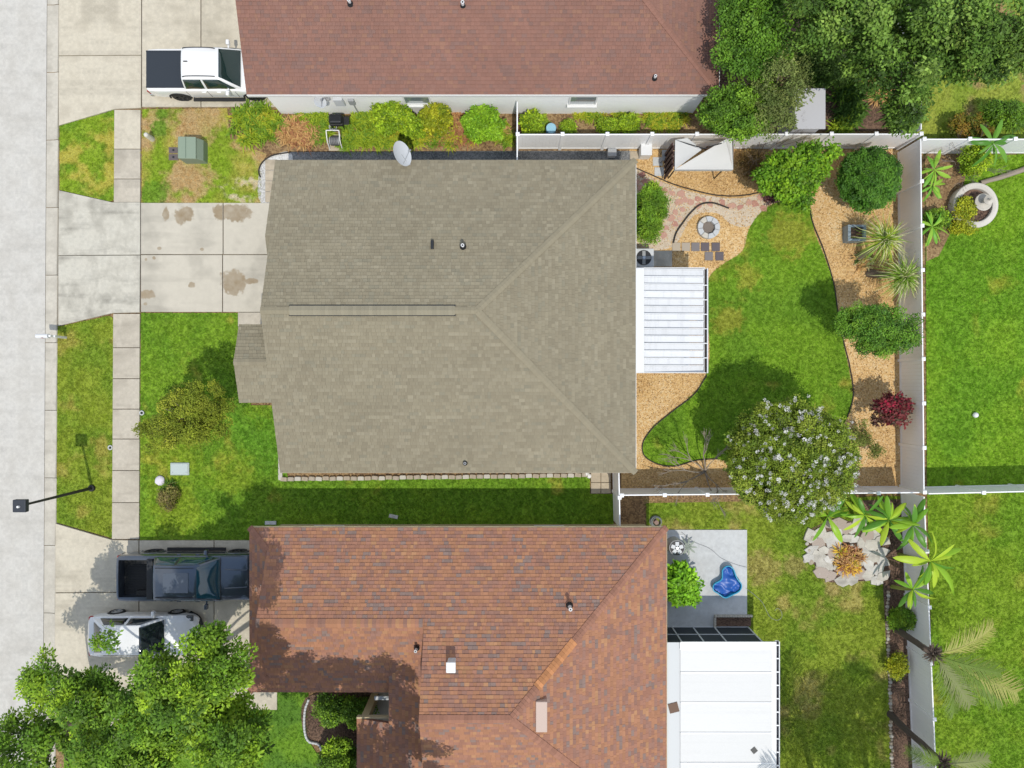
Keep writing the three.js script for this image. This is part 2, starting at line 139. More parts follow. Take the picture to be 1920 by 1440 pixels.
lawn('kidney shaped green lawn inside the fenced back garden', backLawn, (() => { const p = patch3(GREEN, [0.16, 0.32, 0.02], YEL, 0.6, 33, 0.62, 0.85); return (x, z) => mix3(p(x, z), [0.3, 0.33, 0.05], 0.7 * Math.max(spot(x, z, 1480, 440, 50), spot(x, z, 1365, 600, 35), spot(x, z, 1400, 520, 30))); })(), { seed: 5, dens: 220, y: 0.014 });
lawn('yellow green lawn behind the orange roofed house', GP([[1212, 940], [1705, 930], [1712, 1100], [1660, 1110], [1675, 1440], [1690, 1600], [1250, 1600], [1250, 985], [1212, 985]]), (() => { const p = patch3([0.15, 0.26, 0.02], [0.205, 0.3, 0.03], [0.3, 0.3, 0.09], 0.7, 43, 0.55, 0.8); return (x, z) => mix3(p(x, z), DRY, 0.5 * Math.max(spot(x, z, 1430, 1070, 40), spot(x, z, 1490, 1060, 25), spot(x, z, 1560, 1100, 20))); })(), { seed: 6, holes: [gr(1250, 993, 1402, 1180), GP([[1508, 1040], [1540, 980], [1660, 985], [1660, 1092], [1553, 1092]]), gr(1262, 1180, 1420, 1600), GP([[1610, 938], [1709, 935], [1712, 1090], [1722, 1600], [1676, 1600], [1666, 1300], [1655, 1095], [1645, 985]])] });
lawn('smooth green lawn beyond the east fence, upper part', GP([[1735, 290], [2300, 290], [2300, 912], [1738, 912]]), patch3([0.12, 0.28, 0.014], [0.165, 0.33, 0.018], [0.28, 0.34, 0.04], 0.5, 53, 0.68, 0.9), { seed: 7, holes: [GP([[1733, 288], [1800, 288], [1810, 330], [1790, 420], [1760, 480], [1737, 490]])] });
lawn('smooth green lawn beyond the east fence, lower part', GP([[1738, 916], [2300, 916], [2300, 1700], [1760, 1700]]), patch3([0.13, 0.27, 0.014], [0.17, 0.3, 0.018], [0.25, 0.3, 0.04], 0.5, 63, 0.62, 0.85), { seed: 8 });
lawn('shady grass lawn under the big trees behind the north fence', GP([[1560, -100], [2300, -100], [2300, 280], [1735, 280], [1700, 240], [1735, 180], [1620, 60]]), patch3([0.18, 0.28, 0.03], [0.25, 0.32, 0.05], [0.26, 0.2, 0.1], 0.6, 73, 0.5, 0.7), { seed: 9, dens: 60 });
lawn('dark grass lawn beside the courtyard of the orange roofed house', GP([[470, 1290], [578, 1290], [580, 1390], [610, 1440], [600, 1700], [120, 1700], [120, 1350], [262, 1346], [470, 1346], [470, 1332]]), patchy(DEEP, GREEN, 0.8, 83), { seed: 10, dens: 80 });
// ---------- beds
structure('planting_bed', flat(GP([[428, 200], [500, 200], [540, 215], [1330, 205], [1330, 262], [968, 272], [962, 282], [560, 284], [500, 289], [432, 262]]), 0.004), MT.straw, 'brown planting bed along the white wall');
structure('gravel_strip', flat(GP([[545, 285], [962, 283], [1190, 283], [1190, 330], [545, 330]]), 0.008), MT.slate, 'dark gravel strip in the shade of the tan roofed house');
structure('white_gravel_corner', flat(smooth(GP([[486, 322], [492, 305], [510, 292], [545, 286], [547, 330], [530, 380], [489, 380]]), 5), 0.012), MT.white, 'curved corner of bright white gravel beside the driveway');
structure('mulch_bed', flat(GP([[1610, 938], [1709, 935], [1712, 1090], [1722, 1600], [1676, 1600], [1666, 1300], [1655, 1095], [1645, 985]]), 0.02), MT.mulch, 'dark mulch bed along the foot of the east fence');
structure('soil_strip', flat(GP([[1210, 930], [1400, 926], [1400, 940], [1210, 943]]), 0.024), MT.straw, 'strip of bare soil along the south fence');
structure('soil_bed', flat(GP([[1733, 288], [1800, 288], [1810, 330], [1790, 420], [1760, 480], [1737, 490]]), 0.02), MT.straw, 'brown soil bed beside the round fountain');
structure('leaf_litter', flat(GP([[1340, -100], [1640, -100], [1640, 60], [1700, 150], [1690, 245], [1335, 245]]), 0.002), MT.mulch, 'dark leaf litter under the trees');
structure('courtyard_mulch', flat(smooth(GP([[573, 1308], [572, 1380], [590, 1395], [604, 1402], [604, 1440], [640, 1460], [700, 1440], [735, 1380], [735, 1308]]), 4), 0.02), MT.mulch, 'dark mulch bed in the entry courtyard');
structure('sandy_path', flat(smooth(GP([[1186, 318], [1230, 336], [1300, 361], [1385, 372], [1450, 360], [1478, 372], [1440, 396], [1400, 425], [1370, 420], [1345, 400], [1300, 405], [1265, 460], [1225, 470], [1186, 470]]), 4), 0.006), MT.sand, 'pale sandy path curving from the house to the lawn');
{ // irregular flagstones laid in the sand
  const o = thing('flagstone_path', 'path of broken pink flagstones set in sand', null, G(1330, 380)); o.userData.kind = 'structure';
  const path = GP([[1193, 322], [1222, 337], [1250, 352], [1290, 367], [1340, 378], [1390, 376], [1440, 368], [1470, 362], [1474, 376], [1430, 393], [1372, 391], [1335, 382], [1300, 388], [1284, 400], [1258, 432], [1246, 448], [1241, 440], [1262, 398], [1272, 376], [1240, 364], [1212, 356], [1193, 352]]), r = rng(44), b = bounds(path), pts = [];
  const fm = [[0.5, 0.29, 0.225], [0.45, 0.23, 0.18], [0.54, 0.38, 0.3], [0.36, 0.17, 0.135]].map(c => std(c, 0.9, { bumpMap: grainBump, bumpScale: 0.006 }));
  for (let k = 0; k < 4000 && pts.length < 90; k++) { const x = lerp(b[0], b[2], r()), z = lerp(b[1], b[3], r()); if (inside(path, x, z) && pts.every(p => Math.hypot(p[0] - x, p[1] - z) > 0.29)) pts.push([x, z]); }
  for (const [x, z] of pts) { if (r() < 0.1) continue; const n = 5 + Math.floor(r() * 3), a0 = r() * 6.28, P = []; for (let k = 0; k < n; k++) { const a = a0 - k / n * 6.28 + (r() - 0.5) * 0.4, d = 0.1 + r() * 0.12; P.push([x + Math.cos(a) * d, z + Math.sin(a) * d * 0.9]); } addW(o, 'flagstone', slabGeo(P, -0.005, 0.022 + r() * 0.01, 0.006), fm[Math.floor(r() * r() * 4)]); }
}
{ // loose gravel lying on the tan bed
  const g = new THREE.IcosahedronGeometry(0.022, 0), area = bounds(GP([[1186, 280], [1688, 918]])), n = 14000, im = new THREE.InstancedMesh(g, std([1, 1, 1], 0.95), n), r = rng(71), m = new THREE.Matrix4(), e = new THREE.Euler(), q = new THREE.Quaternion(), p = new THREE.Vector3(), s = new THREE.Vector3(), cs = [[0.36, 0.21, 0.085], [0.6, 0.38, 0.16], [0.72, 0.5, 0.24], [0.78, 0.6, 0.36]]; let c = 0;
  while (c < n) { const x = lerp(area[0], area[2], r()), z = lerp(area[1], area[3], r()); if (inside(backLawn, x, z)) continue; m.compose(p.set(x, 0.012, z), q.setFromEuler(e.set(r() * 6, r() * 6, r() * 6)), s.set(0.6 + r(), 0.5 + 0.5 * r(), 0.6 + r())); im.setMatrixAt(c, m); im.setColorAt(c, C(...cs[Math.floor(r() * 4)])); c++; }
  im.name = 'gravel'; shadows(im); tag(im, 'loose tan gravel stones of the back garden', 'gravel', null, 'stuff'); scene.add(im);
}
// ---------- shingled roofs
const V3 = (a) => new THREE.Vector3(...a);
function clipConvex(sub, clip) { // both lists of [u, v]; clip counter-clockwise
  let out = sub; for (let i = 0; i < clip.length && out.length; i++) { const a = clip[i], b = clip[(i + 1) % clip.length], side = p => (b[0] - a[0]) * (p[1] - a[1]) - (b[1] - a[1]) * (p[0] - a[0]); const inp = out; out = []; for (let k = 0; k < inp.length; k++) { const p = inp[k], q = inp[(k + 1) % inp.length], sp = side(p), sq = side(q); if (sp >= 0) out.push(p); if ((sp > 0 && sq < 0) || (sp < 0 && sq > 0)) { const t = sp / (sp - sq); out.push([lerp(p[0], q[0], t), lerp(p[1], q[1], t)]); } } } return out;
}
function planeBasis(poly) { const p = poly.map(V3); const n = new THREE.Vector3(); for (let i = 0; i < p.length; i++) { const a = p[i], b = p[(i + 1) % p.length]; n.x += (a.y - b.y) * (a.z + b.z); n.y += (a.z - b.z) * (a.x + b.x); n.z += (a.x - b.x) * (a.y + b.y); } n.normalize(); if (n.y < 0) n.negate(); const v = new THREE.Vector3(0, 1, 0).addScaledVector(n, -n.y).normalize(), u = v.clone().cross(n); return { n, u, v }; }
const shingleMat = vcol(0.95, { bumpMap: grainBump, bumpScale: 0.004 });
function shingles(poly, tones, seed, list) {
  const { n, u, v } = planeBasis(poly), o = V3(poly[0]), e = 0.143, t = 0.02;
  let P = poly.map(p => { const w = V3(p); return [w.dot(u), w.dot(v)]; }); const ar = P.reduce((s, p, i) => { const q = P[(i + 1) % P.length]; return s + p[0] * q[1] - q[0] * p[1]; }, 0); if (ar < 0) P = P.reverse();
  const nd = o.dot(n), u0 = Math.min(...P.map(p => p[0])), u1 = Math.max(...P.map(p => p[0])), v0 = Math.min(...P.map(p => p[1])), v1 = Math.max(...P.map(p => p[1]));
  for (let row = Math.floor(v0 / e); row * e < v1; row++) {
    const r = rng(row * 7919 + seed * 104729); let x = -30 + r() * 0.3, tone = 0;
    while (x < u1) { const w = 0.09 + 0.15 * r(), k1 = r(), k2 = r(), k3 = r(), lam = r() < 0.45 ? 1 : 0; if (k1 < 0.8) tone = k2; const x1 = x + w; if (x1 > u0) { const q = clipConvex([[x + 0.002, row * e], [x1 - 0.002, row * e], [x1 - 0.002, row * e + e + 0.02], [x + 0.002, row * e + e + 0.02]], P); if (q.length > 2) { const cc = tones(tone, k3, x, row * e, lam); list.push({ q: q.map(p => { const f = clamp((p[1] - row * e) / (e + 0.02)), hgt = 0.003 + (t + lam * 0.008) * (1 - f); return [new THREE.Vector3().addScaledVector(u, p[0]).addScaledVector(v, p[1]).addScaledVector(n, nd + hgt), new THREE.Vector3().addScaledVector(u, p[0]).addScaledVector(v, p[1]).addScaledVector(n, nd - 0.002), p]; }), c: cc }); } } x = x1; }
  }
}
function shingleGeo(list) { const pos = [], col = [], uv = []; for (const { q, c } of list) { const put = (a, p) => { pos.push(a.x, a.y, a.z); col.push(...c); uv.push(p[0], p[1]); }; for (let i = 1; i + 1 < q.length; i++) { put(q[0][0], q[0][2]); put(q[i][0], q[i][2]); put(q[i + 1][0], q[i + 1][2]); } for (let i = 0; i < q.length; i++) { const a = q[i], b = q[(i + 1) % q.length]; if (a[2][1] > q[0][2][1] + 0.14 && b[2][1] > q[0][2][1] + 0.14) continue; put(a[1], a[2]); put(b[1], b[2]); put(b[0], b[2]); put(a[1], a[2]); put(b[0], b[2]); put(a[0], a[2]); } } const g = new THREE.BufferGeometry(); g.setAttribute('position', new THREE.Float32BufferAttribute(pos, 3)); g.setAttribute('color', new THREE.Float32BufferAttribute(col, 3)); g.setAttribute('uv', new THREE.Float32BufferAttribute(uv, 2)); g.computeVertexNormals(); return g; }
function prism(poly, dy) { // roof sheet with its edge (fascia) depth
  const p = poly.map(V3), n = planeBasis(poly).n; let q = p; const a = new THREE.Vector3().subVectors(p[1], p[0]).cross(new THREE.Vector3().subVectors(p[2], p[0])); if (a.y < 0) q = p.slice().reverse(); const pos = [], tri = (x, y, z) => { for (const w of [x, y, z]) pos.push(w.x, w.y, w.z); }, dn = w => new THREE.Vector3(w.x, w.y - dy, w.z);
  for (let i = 1; i + 1 < q.length; i++) { tri(q[0], q[i], q[i + 1]); tri(dn(q[0]), dn(q[i + 1]), dn(q[i])); } for (let i = 0; i < q.length; i++) { const s = q[i], t = q[(i + 1) % q.length]; tri(s, dn(s), dn(t)); tri(s, dn(t), t); } const g = new THREE.BufferGeometry(); g.setAttribute('position', new THREE.Float32BufferAttribute(pos, 3)); g.computeVertexNormals(); return g;
}
function capLine(p0, p1, n1, n2, tones, seed, list, half = 0.14) { // ridge or hip caps, lapped like scales from p0 (low) to p1
  const a = V3(p0), b = V3(p1), d = b.clone().sub(a), L = d.length(); d.normalize(); const s1 = d.clone().cross(n1), s2 = d.clone().cross(n2); if (s1.y > 0) s1.negate(); if (s2.y > 0) s2.negate(); if (s1.dot(s2) > 0.2) s2.negate(); const up = n1.clone().add(n2).normalize(), r = rng(seed), e = 0.15;
  for (let t = 0; t < L; t += e) { const c = tones(r(), r(), t, 99, 0), m = a.clone().addScaledVector(d, t).addScaledVector(up, 0.05), k = a.clone().addScaledVector(d, Math.min(L, t + e * 1.6)).addScaledVector(up, 0.03); for (const s of [s1, s2]) { const q = [m, m.clone().addScaledVector(s, half), k.clone().addScaledVector(s, half), k]; const f = new THREE.Vector3().subVectors(q[1], q[0]).cross(new THREE.Vector3().subVectors(q[2], q[0])); const o = f.y < 0 ? q.reverse() : q; list.push({ q: o.map((w, i) => [w, w.clone().addScaledVector(up, -0.03), [i * 0.1, t + i * 0.01]]), c }); } }
}
const nearCam = l => { const c = l.q[0][0]; return Math.hypot(c.x, c.z, H - c.y); };
function finishRoof(house, roof, list, caps, single = 300) {
  list.sort((a, b) => nearCam(a) - nearCam(b));
  list.slice(0, single).forEach(s => addW(roof, 'shingle', shingleGeo([s]), shingleMat));
  const rest = addW(roof, 'shingles', shingleGeo(list.slice(single)), shingleMat); rest.userData.kind = 'stuff';
  if (caps.length) { const c = addW(roof, 'ridge_caps', shingleGeo(caps), shingleMat); c.userData.kind = 'stuff'; }
}
const deckMat = std([0.2, 0.17, 0.13], 0.9);
function ventPipe(roof, x, y, z, r = 0.05, h = 0.3, m = MT.whiteMetal) { const p = addW(roof, 'vent_pipe', [cyl(r, r, y - 0.1, y + h, x, z, 14), new THREE.TorusGeometry(r, r * 0.25, 6, 16).rotateX(Math.PI / 2).translate(x, y + h, z)], m); addW(p, 'pipe_bore', cyl(r * 0.6, r * 0.6, y + h - 0.02, y + h + 0.004, x, z, 12), MT.black); addW(p, 'flashing', cyl(r * 2.4, r * 1.3, y - 0.05, y + 0.07, x, z, 14), MT.darkMetal); }
function windowAt(house, x0, y0, z0, x1, y1, z1, axis, frameMat = MT.whitePaint) { // a glazed opening on a wall face; axis is the outward direction
  const w = addW(house, 'window', axis[0] ? [box(x0, y0, z0, x1, y0 + 0.06, z1), box(x0, y1 - 0.06, z0, x1, y1, z1), box(x0, y0 + 0.06, z0, x1, y1 - 0.06, z0 + 0.06), box(x0, y0 + 0.06, z1 - 0.06, x1, y1 - 0.06, z1)] : [box(x0, y0, z0, x1, y0 + 0.06, z1), box(x0, y1 - 0.06, z0, x1, y1, z1), box(x0, y0 + 0.06, z0, x0 + 0.06, y1 - 0.06, z1), box(x1 - 0.06, y0 + 0.06, z0, x1, y1 - 0.06, z1)], frameMat);
  addW(w, 'pane', axis[0] ? box(lerp(x0, x1, 0.35), y0 + 0.06, z0 + 0.06, lerp(x0, x1, 0.6), y1 - 0.06, z1 - 0.06) : box(x0 + 0.06, y0 + 0.06, lerp(z0, z1, 0.35), x1 - 0.06, y1 - 0.06, lerp(z0, z1, 0.6)), MT.pane);
  const s = axis[0] ? Math.sign(axis[0]) : Math.sign(axis[1]); addW(w, 'sill', axis[0] ? box(Math.min(x0, x0 + s * 0.1), y0 - 0.07, z0 - 0.05, Math.max(x1, x1 + s * 0.1), y0 - 0.003, z1 + 0.05) : box(x0 - 0.05, y0 - 0.07, Math.min(z0, z0 + s * 0.1), x1 + 0.05, y0 - 0.003, Math.max(z1, z1 + s * 0.1)), frameMat);
}
function triWall(x, t, pts) { const s = new THREE.Shape(pts.map(([z, y]) => new THREE.Vector2(z, y))); return new THREE.ExtrudeGeometry(s, { depth: t, bevelEnabled: false }).rotateY(-Math.PI / 2).translate(x + t, 0, 0); } // a wall across x whose outline is given as [z, y]
function garageDoor(house, x, z0, z1, y1, m) { const d = addW(house, 'garage_door', box(x - 0.02, 0.08, z0, x + 0.03, y1, z1), m); for (let k = 0; k < 4; k++) addW(d, 'door_panel', box(x - 0.045, 0.12 + k * (y1 - 0.1) / 4, z0 + 0.05, x - 0.02, (k + 1) * (y1 - 0.1) / 4 + 0.06, z1 - 0.05), m); }
const toneTan = (a, j, x, y, lam) => { const b = fbm(x * 0.5, y * 0.9, 3, 4); let c = a < 0.45 ? [0.252, 0.221, 0.153] : a < 0.78 ? [0.236, 0.205, 0.141] : a < 0.93 ? [0.272, 0.24, 0.169] : [0.23, 0.208, 0.148]; const k = (0.95 + 0.1 * j) * (0.92 + 0.16 * b) * (lam ? 1.03 : 0.98); return mul3(c, k); };
const tanCap = (a, j) => mul3([0.262, 0.23, 0.159], 0.96 + 0.08 * j);
const toneOrange = (a, j, x, y, lam) => { let c = a < 0.36 ? [0.37, 0.178, 0.1] : a < 0.66 ? [0.33, 0.16, 0.106] : a < 0.86 ? [0.29, 0.153, 0.112] : a < 0.95 ? [0.24, 0.165, 0.14] : [0.4, 0.208, 0.108]; return mul3(c, (0.88 + 0.22 * j)); };
const toneRed = (a, j, x, y, lam) => { const b = fbm(x * 0.7, y * 0.7, 3, 6); let c = a < 0.45 ? [0.245, 0.125, 0.094] : a < 0.75 ? [0.232, 0.122, 0.094] : a < 0.9 ? [0.21, 0.12, 0.098] : [0.258, 0.135, 0.094]; return mul3(c, (0.94 + 0.12 * j) * (0.9 + 0.2 * b)); };

{ // ---------- the tan roofed house in the middle
  const s = 0.3594, hN = z => 2.6 + s * (z + 9.18), hS = z => 2.6 + s * (3.63 - z), R = -2.775, hr = hN(R);
  const house = thing('house', 'house with large tan grey shingle roof and white patio cover', 'house', [-2.2, -2.8]);
  const planes = [
    [[-9.5, 2.6, -9.18], [5.07, 2.6, -9.18], [-1.33, hr, R], [-9.5, hr, R]], [[-9.5, 2.6, 3.63], [5.07, 2.6, 3.63], [-1.33, hr, R], [-9.5, hr, R]], [[5.07, 2.6, -9.18], [5.07, 2.6, 3.63], [-1.33, hr, R]],
    [[-9.7, 2.6, -9.18], [-9.5, 2.6, -9.18], [-9.5, hN(-5.82), -5.82], [-9.7, hN(-5.82), -5.82]], [[-9.7, hN(-5.82), -5.82], [-9.48, hN(-5.82), -5.82], [-9.48, 2.94, -3.4], [-9.7, 2.94, -3.4]],
    [[-10.78, hS(-0.85), -0.85], [-9.5, hS(-0.85), -0.85], [-9.5, hS(0.74), 0.74], [-10.78, hS(0.74), 0.74]], [[-10.78, hS(-0.85), -0.85], [-9.2, hS(-0.85), -0.85], [-9.2, 3.67, -2.35], [-10.78, 3.67, -2.35]]];
  const roof = addW(house, 'roof', planes.map(p => prism(p, 0.16)), deckMat), list = [], caps = [], N = planes.map(p => planeBasis(p).n);
  planes.forEach((p, i) => shingles(p, toneTan, [1, 2, 3, 1, 4, 2, 5][i], list));
  capLine([5.07, 2.6, -9.18], [-1.33, hr, R], N[0], N[2], tanCap, 1, caps); capLine([5.07, 2.6, 3.63], [-1.33, hr, R], N[1], N[2], tanCap, 2, caps); capLine([-9.5, hr, R], [-1.3, hr, R], N[0], N[1], tanCap, 3, caps); capLine([-10.78, hS(-0.85), -0.85], [-9.5, hS(-0.85), -0.85], N[5], N[6], toneTan, 4, caps);
  finishRoof(house, roof, list, caps);
  { const L = []; capLine([-8.4, hr + 0.03, R], [-2.15, hr + 0.03, R], N[0], N[1], (a, j) => mul3([0.262, 0.235, 0.168], 0.92 + 0.16 * j), 9, L, 0.19); const rv = addW(roof, 'ridge_vent', shingleGeo(L), shingleMat); addW(rv, 'vent_strip', [box(-8.42, hr - 0.12, R - 0.205, -2.13, hr + 0.004, R - 0.16), box(-8.42, hr - 0.12, R + 0.16, -2.13, hr + 0.004, R + 0.205)], MT.darkMetal); }
  ventPipe(roof, ...[(868 - 960) / F * 27.4, 4.3, (462 - 720) / F * 27.4], 0.055, 0.25); ventPipe(roof, ...[(963 - 960) / F * 27.6, 4.05, (537 - 720) / F * 27.6], 0.055, 0.22, MT.grey); ventPipe(roof, (872 - 960) / F * 28.9, 2.78, (868 - 720) / F * 28.9, 0.05, 0.18, MT.grey);
  { const x = (808.5 - 960) / F * 27.3, z = (455.5 - 720) / F * 27.3, y = hN(z); addW(roof, 'roof_vent', [rbox(x - 0.06, y - 0.04, z - 0.17, x + 0.06, y + 0.16, z + 0.17, 0.02)], MT.darkMetal); }
  const w = MT.beige; // outer walls, 0.2 m thick
  addW(house, 'wall', [box(-9.1, -0.03, -8.82, 4.67, 2.46, -8.62), box(-9.1, -0.03, 3.07, 4.67, 2.46, 3.27), box(4.47, -0.03, -8.62, 4.67, 2.46, 3.07), triWall(-9.3, 0.2, [[-8.82, -0.03], [3.27, -0.03], [3.27, 2.46], [R, hr - 0.3], [-8.82, 2.46]])], w);
  addW(house, 'fascia', box(5.07, 2.4, -9.18, 5.1, 2.58, 3.63), MT.whitePaint); addW(house, 'fascia', [box(-9.5, 2.4, -9.2, 5.07, 2.57, -9.18), box(-9.5, 2.4, 3.63, 5.07, 2.57, 3.65)], MT.beige);
  garageDoor(house, -9.32, -8.1, -3.3, 2.25, MT.whitePaint);
  const porch = addW(house, 'porch', [box(-10.7, -0.03, -2.2, -9.3, 0.12, 0.6)], MT.walk); for (const z of [-2.0, 0.4]) addW(porch, 'porch_column', box(-10.6, 0.12, z - 0.15, -10.3, 3.3, z + 0.15), w); addW(porch, 'porch_beam', [box(-10.6, 3.2, -2.2, -10.3, 3.48, 0.6)], w);
  const d = addW(house, 'front_door', box(-9.36, 0.12, -1.3, -9.31, 2.2, -0.35), MT.wood); addW(d, 'handle', box(-9.42, 1.0, -0.5, -9.37, 1.15, -0.46), MT.steel);
  windowAt(house, -9.36, 1.0, 1.3, -9.28, 2.1, 2.6, [-1, 0]); for (const x of [-6, -1.5]) windowAt(house, x, 1.1, 3.25, x + 1.2, 2.2, 3.33, [0, 1]); windowAt(house, 4.65, 1.0, 0.4, 4.73, 2.1, 2.2, [1, 0]);
  const sd = addW(house, 'sliding_door', [box(4.66, 0.1, -3.6, 4.72, 2.2, -1.4)], MT.whitePaint); addW(sd, 'pane', box(4.72, 0.2, -3.5, 4.73, 2.1, -1.5), MT.pane);
}
{ // ---------- the orange roofed house below
  const s = 0.5, hN = z => 2.6 + s * (z - 5.88), Z1 = 9.25, h1 = hN(Z1), R = 12.25, hr = hN(R), hw = z => h1 - s * (z - Z1), hx = x => 3.5 + 0.304 * (x + 3.4);
  const house = thing('house', 'house with mottled orange brown shingle roof and screened porch', 'house', [-2, 11]);
  const planes = [
    [[-3.4, 2.6, 5.88], [6.33, 2.6, 5.88], [-0.04, hr, R], [-3.4, hr, R]], [[-10.76, 2.6, 5.88], [-3.4, 2.6, 5.88], [-3.4, hN(6.74), 6.74], [-9.9, hN(6.74), 6.74]], [[-9.9, hN(6.74), 6.74], [-3.4, hN(6.74), 6.74], [-3.4, h1, Z1], [-9.9, h1, Z1]],
    [[-9.9, h1, Z1], [-3.2, h1, Z1], [-3.2, hw(11.76), 11.76], [-9.9, hw(11.76), 11.76]], [[-9.9, hw(11.76), 11.76], [-4.3, hw(11.76), 11.76], [-4.3, 2.6, 12.62], [-10.76, 2.6, 12.62]], [[-10.76, 2.6, 5.88], [-9.9, 3.03, 6.74], [-9.9, 3.03, 11.76], [-10.76, 2.6, 12.62]],
    [[-4.98, hx(-4.98), 10.9], [-3.2, hx(-3.2), 10.9], [-3.2, hx(-3.2), 13.7], [-4.98, hx(-4.98), 13.7]], [[-6.36, hx(-6.36), 13.7], [-3.2, hx(-3.2), 13.7], [-3.2, hx(-3.2), 18], [-6.36, hx(-6.36), 18]],
    [[-3.4, hr, R], [-0.04, hr, R], [6.33, 2.6, 18.62], [-3.4, 2.6, 18.62]], [[6.33, 2.6, 5.88], [6.33, 2.6, 18.62], [-0.04, hr, R]]];
  const roof = addW(house, 'roof', planes.map(p => prism(p, 0.16)), std([0.2, 0.1, 0.07], 0.9)), list = [], caps = [], N = planes.map(p => planeBasis(p).n);
  planes.forEach((p, i) => shingles(p, toneOrange, [11, 11, 11, 12, 12, 13, 14, 14, 15, 16][i], list));
  const capTone = (a, j) => mul3([0.31, 0.15, 0.1], 0.88 + 0.24 * j), newTone = (a, j) => mul3([0.47, 0.21, 0.09], 0.8 + 0.4 * j);
  const P = t => [lerp(6.33, -0.04, t), lerp(2.6, hr, t), lerp(5.88, R, t)];
  capLine(P(0), P(0.62), N[0], N[9], capTone, 1, caps); capLine(P(0.62), P(0.85), N[0], N[9], newTone, 5, caps, 0.17); capLine(P(0.85), P(1), N[0], N[9], capTone, 6, caps); capLine([6.33, 2.6, 18.62], [-0.04, hr, R], N[8], N[9], capTone, 2, caps); capLine([-3.4, hr, R], [-0.04, hr, R], N[0], N[8], capTone, 3, caps, 0.17);
  capLine([-9.9, h1, Z1], [-3.4, h1, Z1], N[2], N[3], toneOrange, 4, caps, 0.19); capLine([-10.76, 2.6, 5.88], [-9.9, 3.03, 6.74], N[1], N[5], capTone, 7, caps); capLine([-10.76, 2.6, 12.62], [-9.9, 3.03, 11.76], N[4], N[5], capTone, 8, caps);
  finishRoof(house, roof, list, caps);
  const rp = (px, py, h) => { const k = (H - h) / F; return [(px - 960) * k, h, (py - 720) * k]; };
  ventPipe(roof, ...rp(1068, 1136, 4.1), 0.06, 0.45); ventPipe(roof, ...rp(781, 1216, 3.95), 0.05, 0.3);
  { const [x, , z] = rp(847, 1244, 5.0), y = hN(z); const v = addW(roof, 'box_vent', [rbox(x - 0.15, y - 0.1, z - 0.16, x + 0.15, y + 0.42, z + 0.16, 0.04)], MT.paleGrey); addW(v, 'vent_hood', [rbox(x - 0.18, y + 0.42, z - 0.2, x + 0.18, y + 0.5, z + 0.2, 0.03)], MT.whiteMetal); }
  { const [x, , z] = rp(1016, 1344, 5.4), y = 2.6 + 0.5 * (6.33 - x); addW(roof, 'vent_cover', [rbox(x - 0.23, y - 0.08, z - 0.57, x + 0.2, y + 0.22, z + 0.57, 0.03)], std([0.5, 0.38, 0.32], 0.6)); }
  const w = MT.tanStucco;
  addW(house, 'wall', [box(-10.3, -0.03, 6.26, 5.93, 2.44, 6.46), box(5.73, -0.03, 6.46, 5.93, 2.44, 18.2), box(-10.3, -0.03, 12.15, -4.6, 2.44, 12.35), box(-10.3, -0.03, 6.46, -10.1, 2.44, 12.15), triWall(-3.2, 0.2, [[12.35, -0.03], [18.2, -0.03], [18.2, 2.44], [R, hr - 0.3], [8.6, hN(8.6) - 0.25], [12.35, 2.44]]), triWall(-9.75, 0.15, [[6.9, 2.9], [11.6, 2.9], [Z1, h1 - 0.2]]), box(-4.6, -0.03, 12.35, -4.45, 2.9, 13.6), box(-6.2, -0.03, 17.6, -3.2, 2.5, 17.8)], w);
  addW(house, 'fascia', [box(-6.36, hx(-6.36) - 0.16, 13.63, -4.98, hx(-6.36) + 0.06, 13.695), box(6.33, 2.42, 5.88, 6.36, 2.59, 18.6), box(-10.76, 2.42, 5.85, 6.33, 2.59, 5.88)], MT.tanStucco);
  garageDoor(house, -10.32, 6.9, 11.7, 2.2, MT.beige);
  const p = addW(house, 'porch', box(-6.2, -0.03, 12.4, -4.62, 0.12, 17.5), MT.walk); addW(p, 'porch_column', box(-6.25, 0.12, 13.75, -5.95, 2.45, 14.05), w); addW(house, 'lantern_ledge', box(-5.75, 1.95, 13.05, -4.62, 2.05, 13.2), MT.paleGrey);
  windowAt(house, -8.5, 1.1, 6.2, -7.3, 2.2, 6.28, [0, -1]); windowAt(house, 1, 1.1, 6.2, 2.2, 2.2, 6.28, [0, -1]);
}
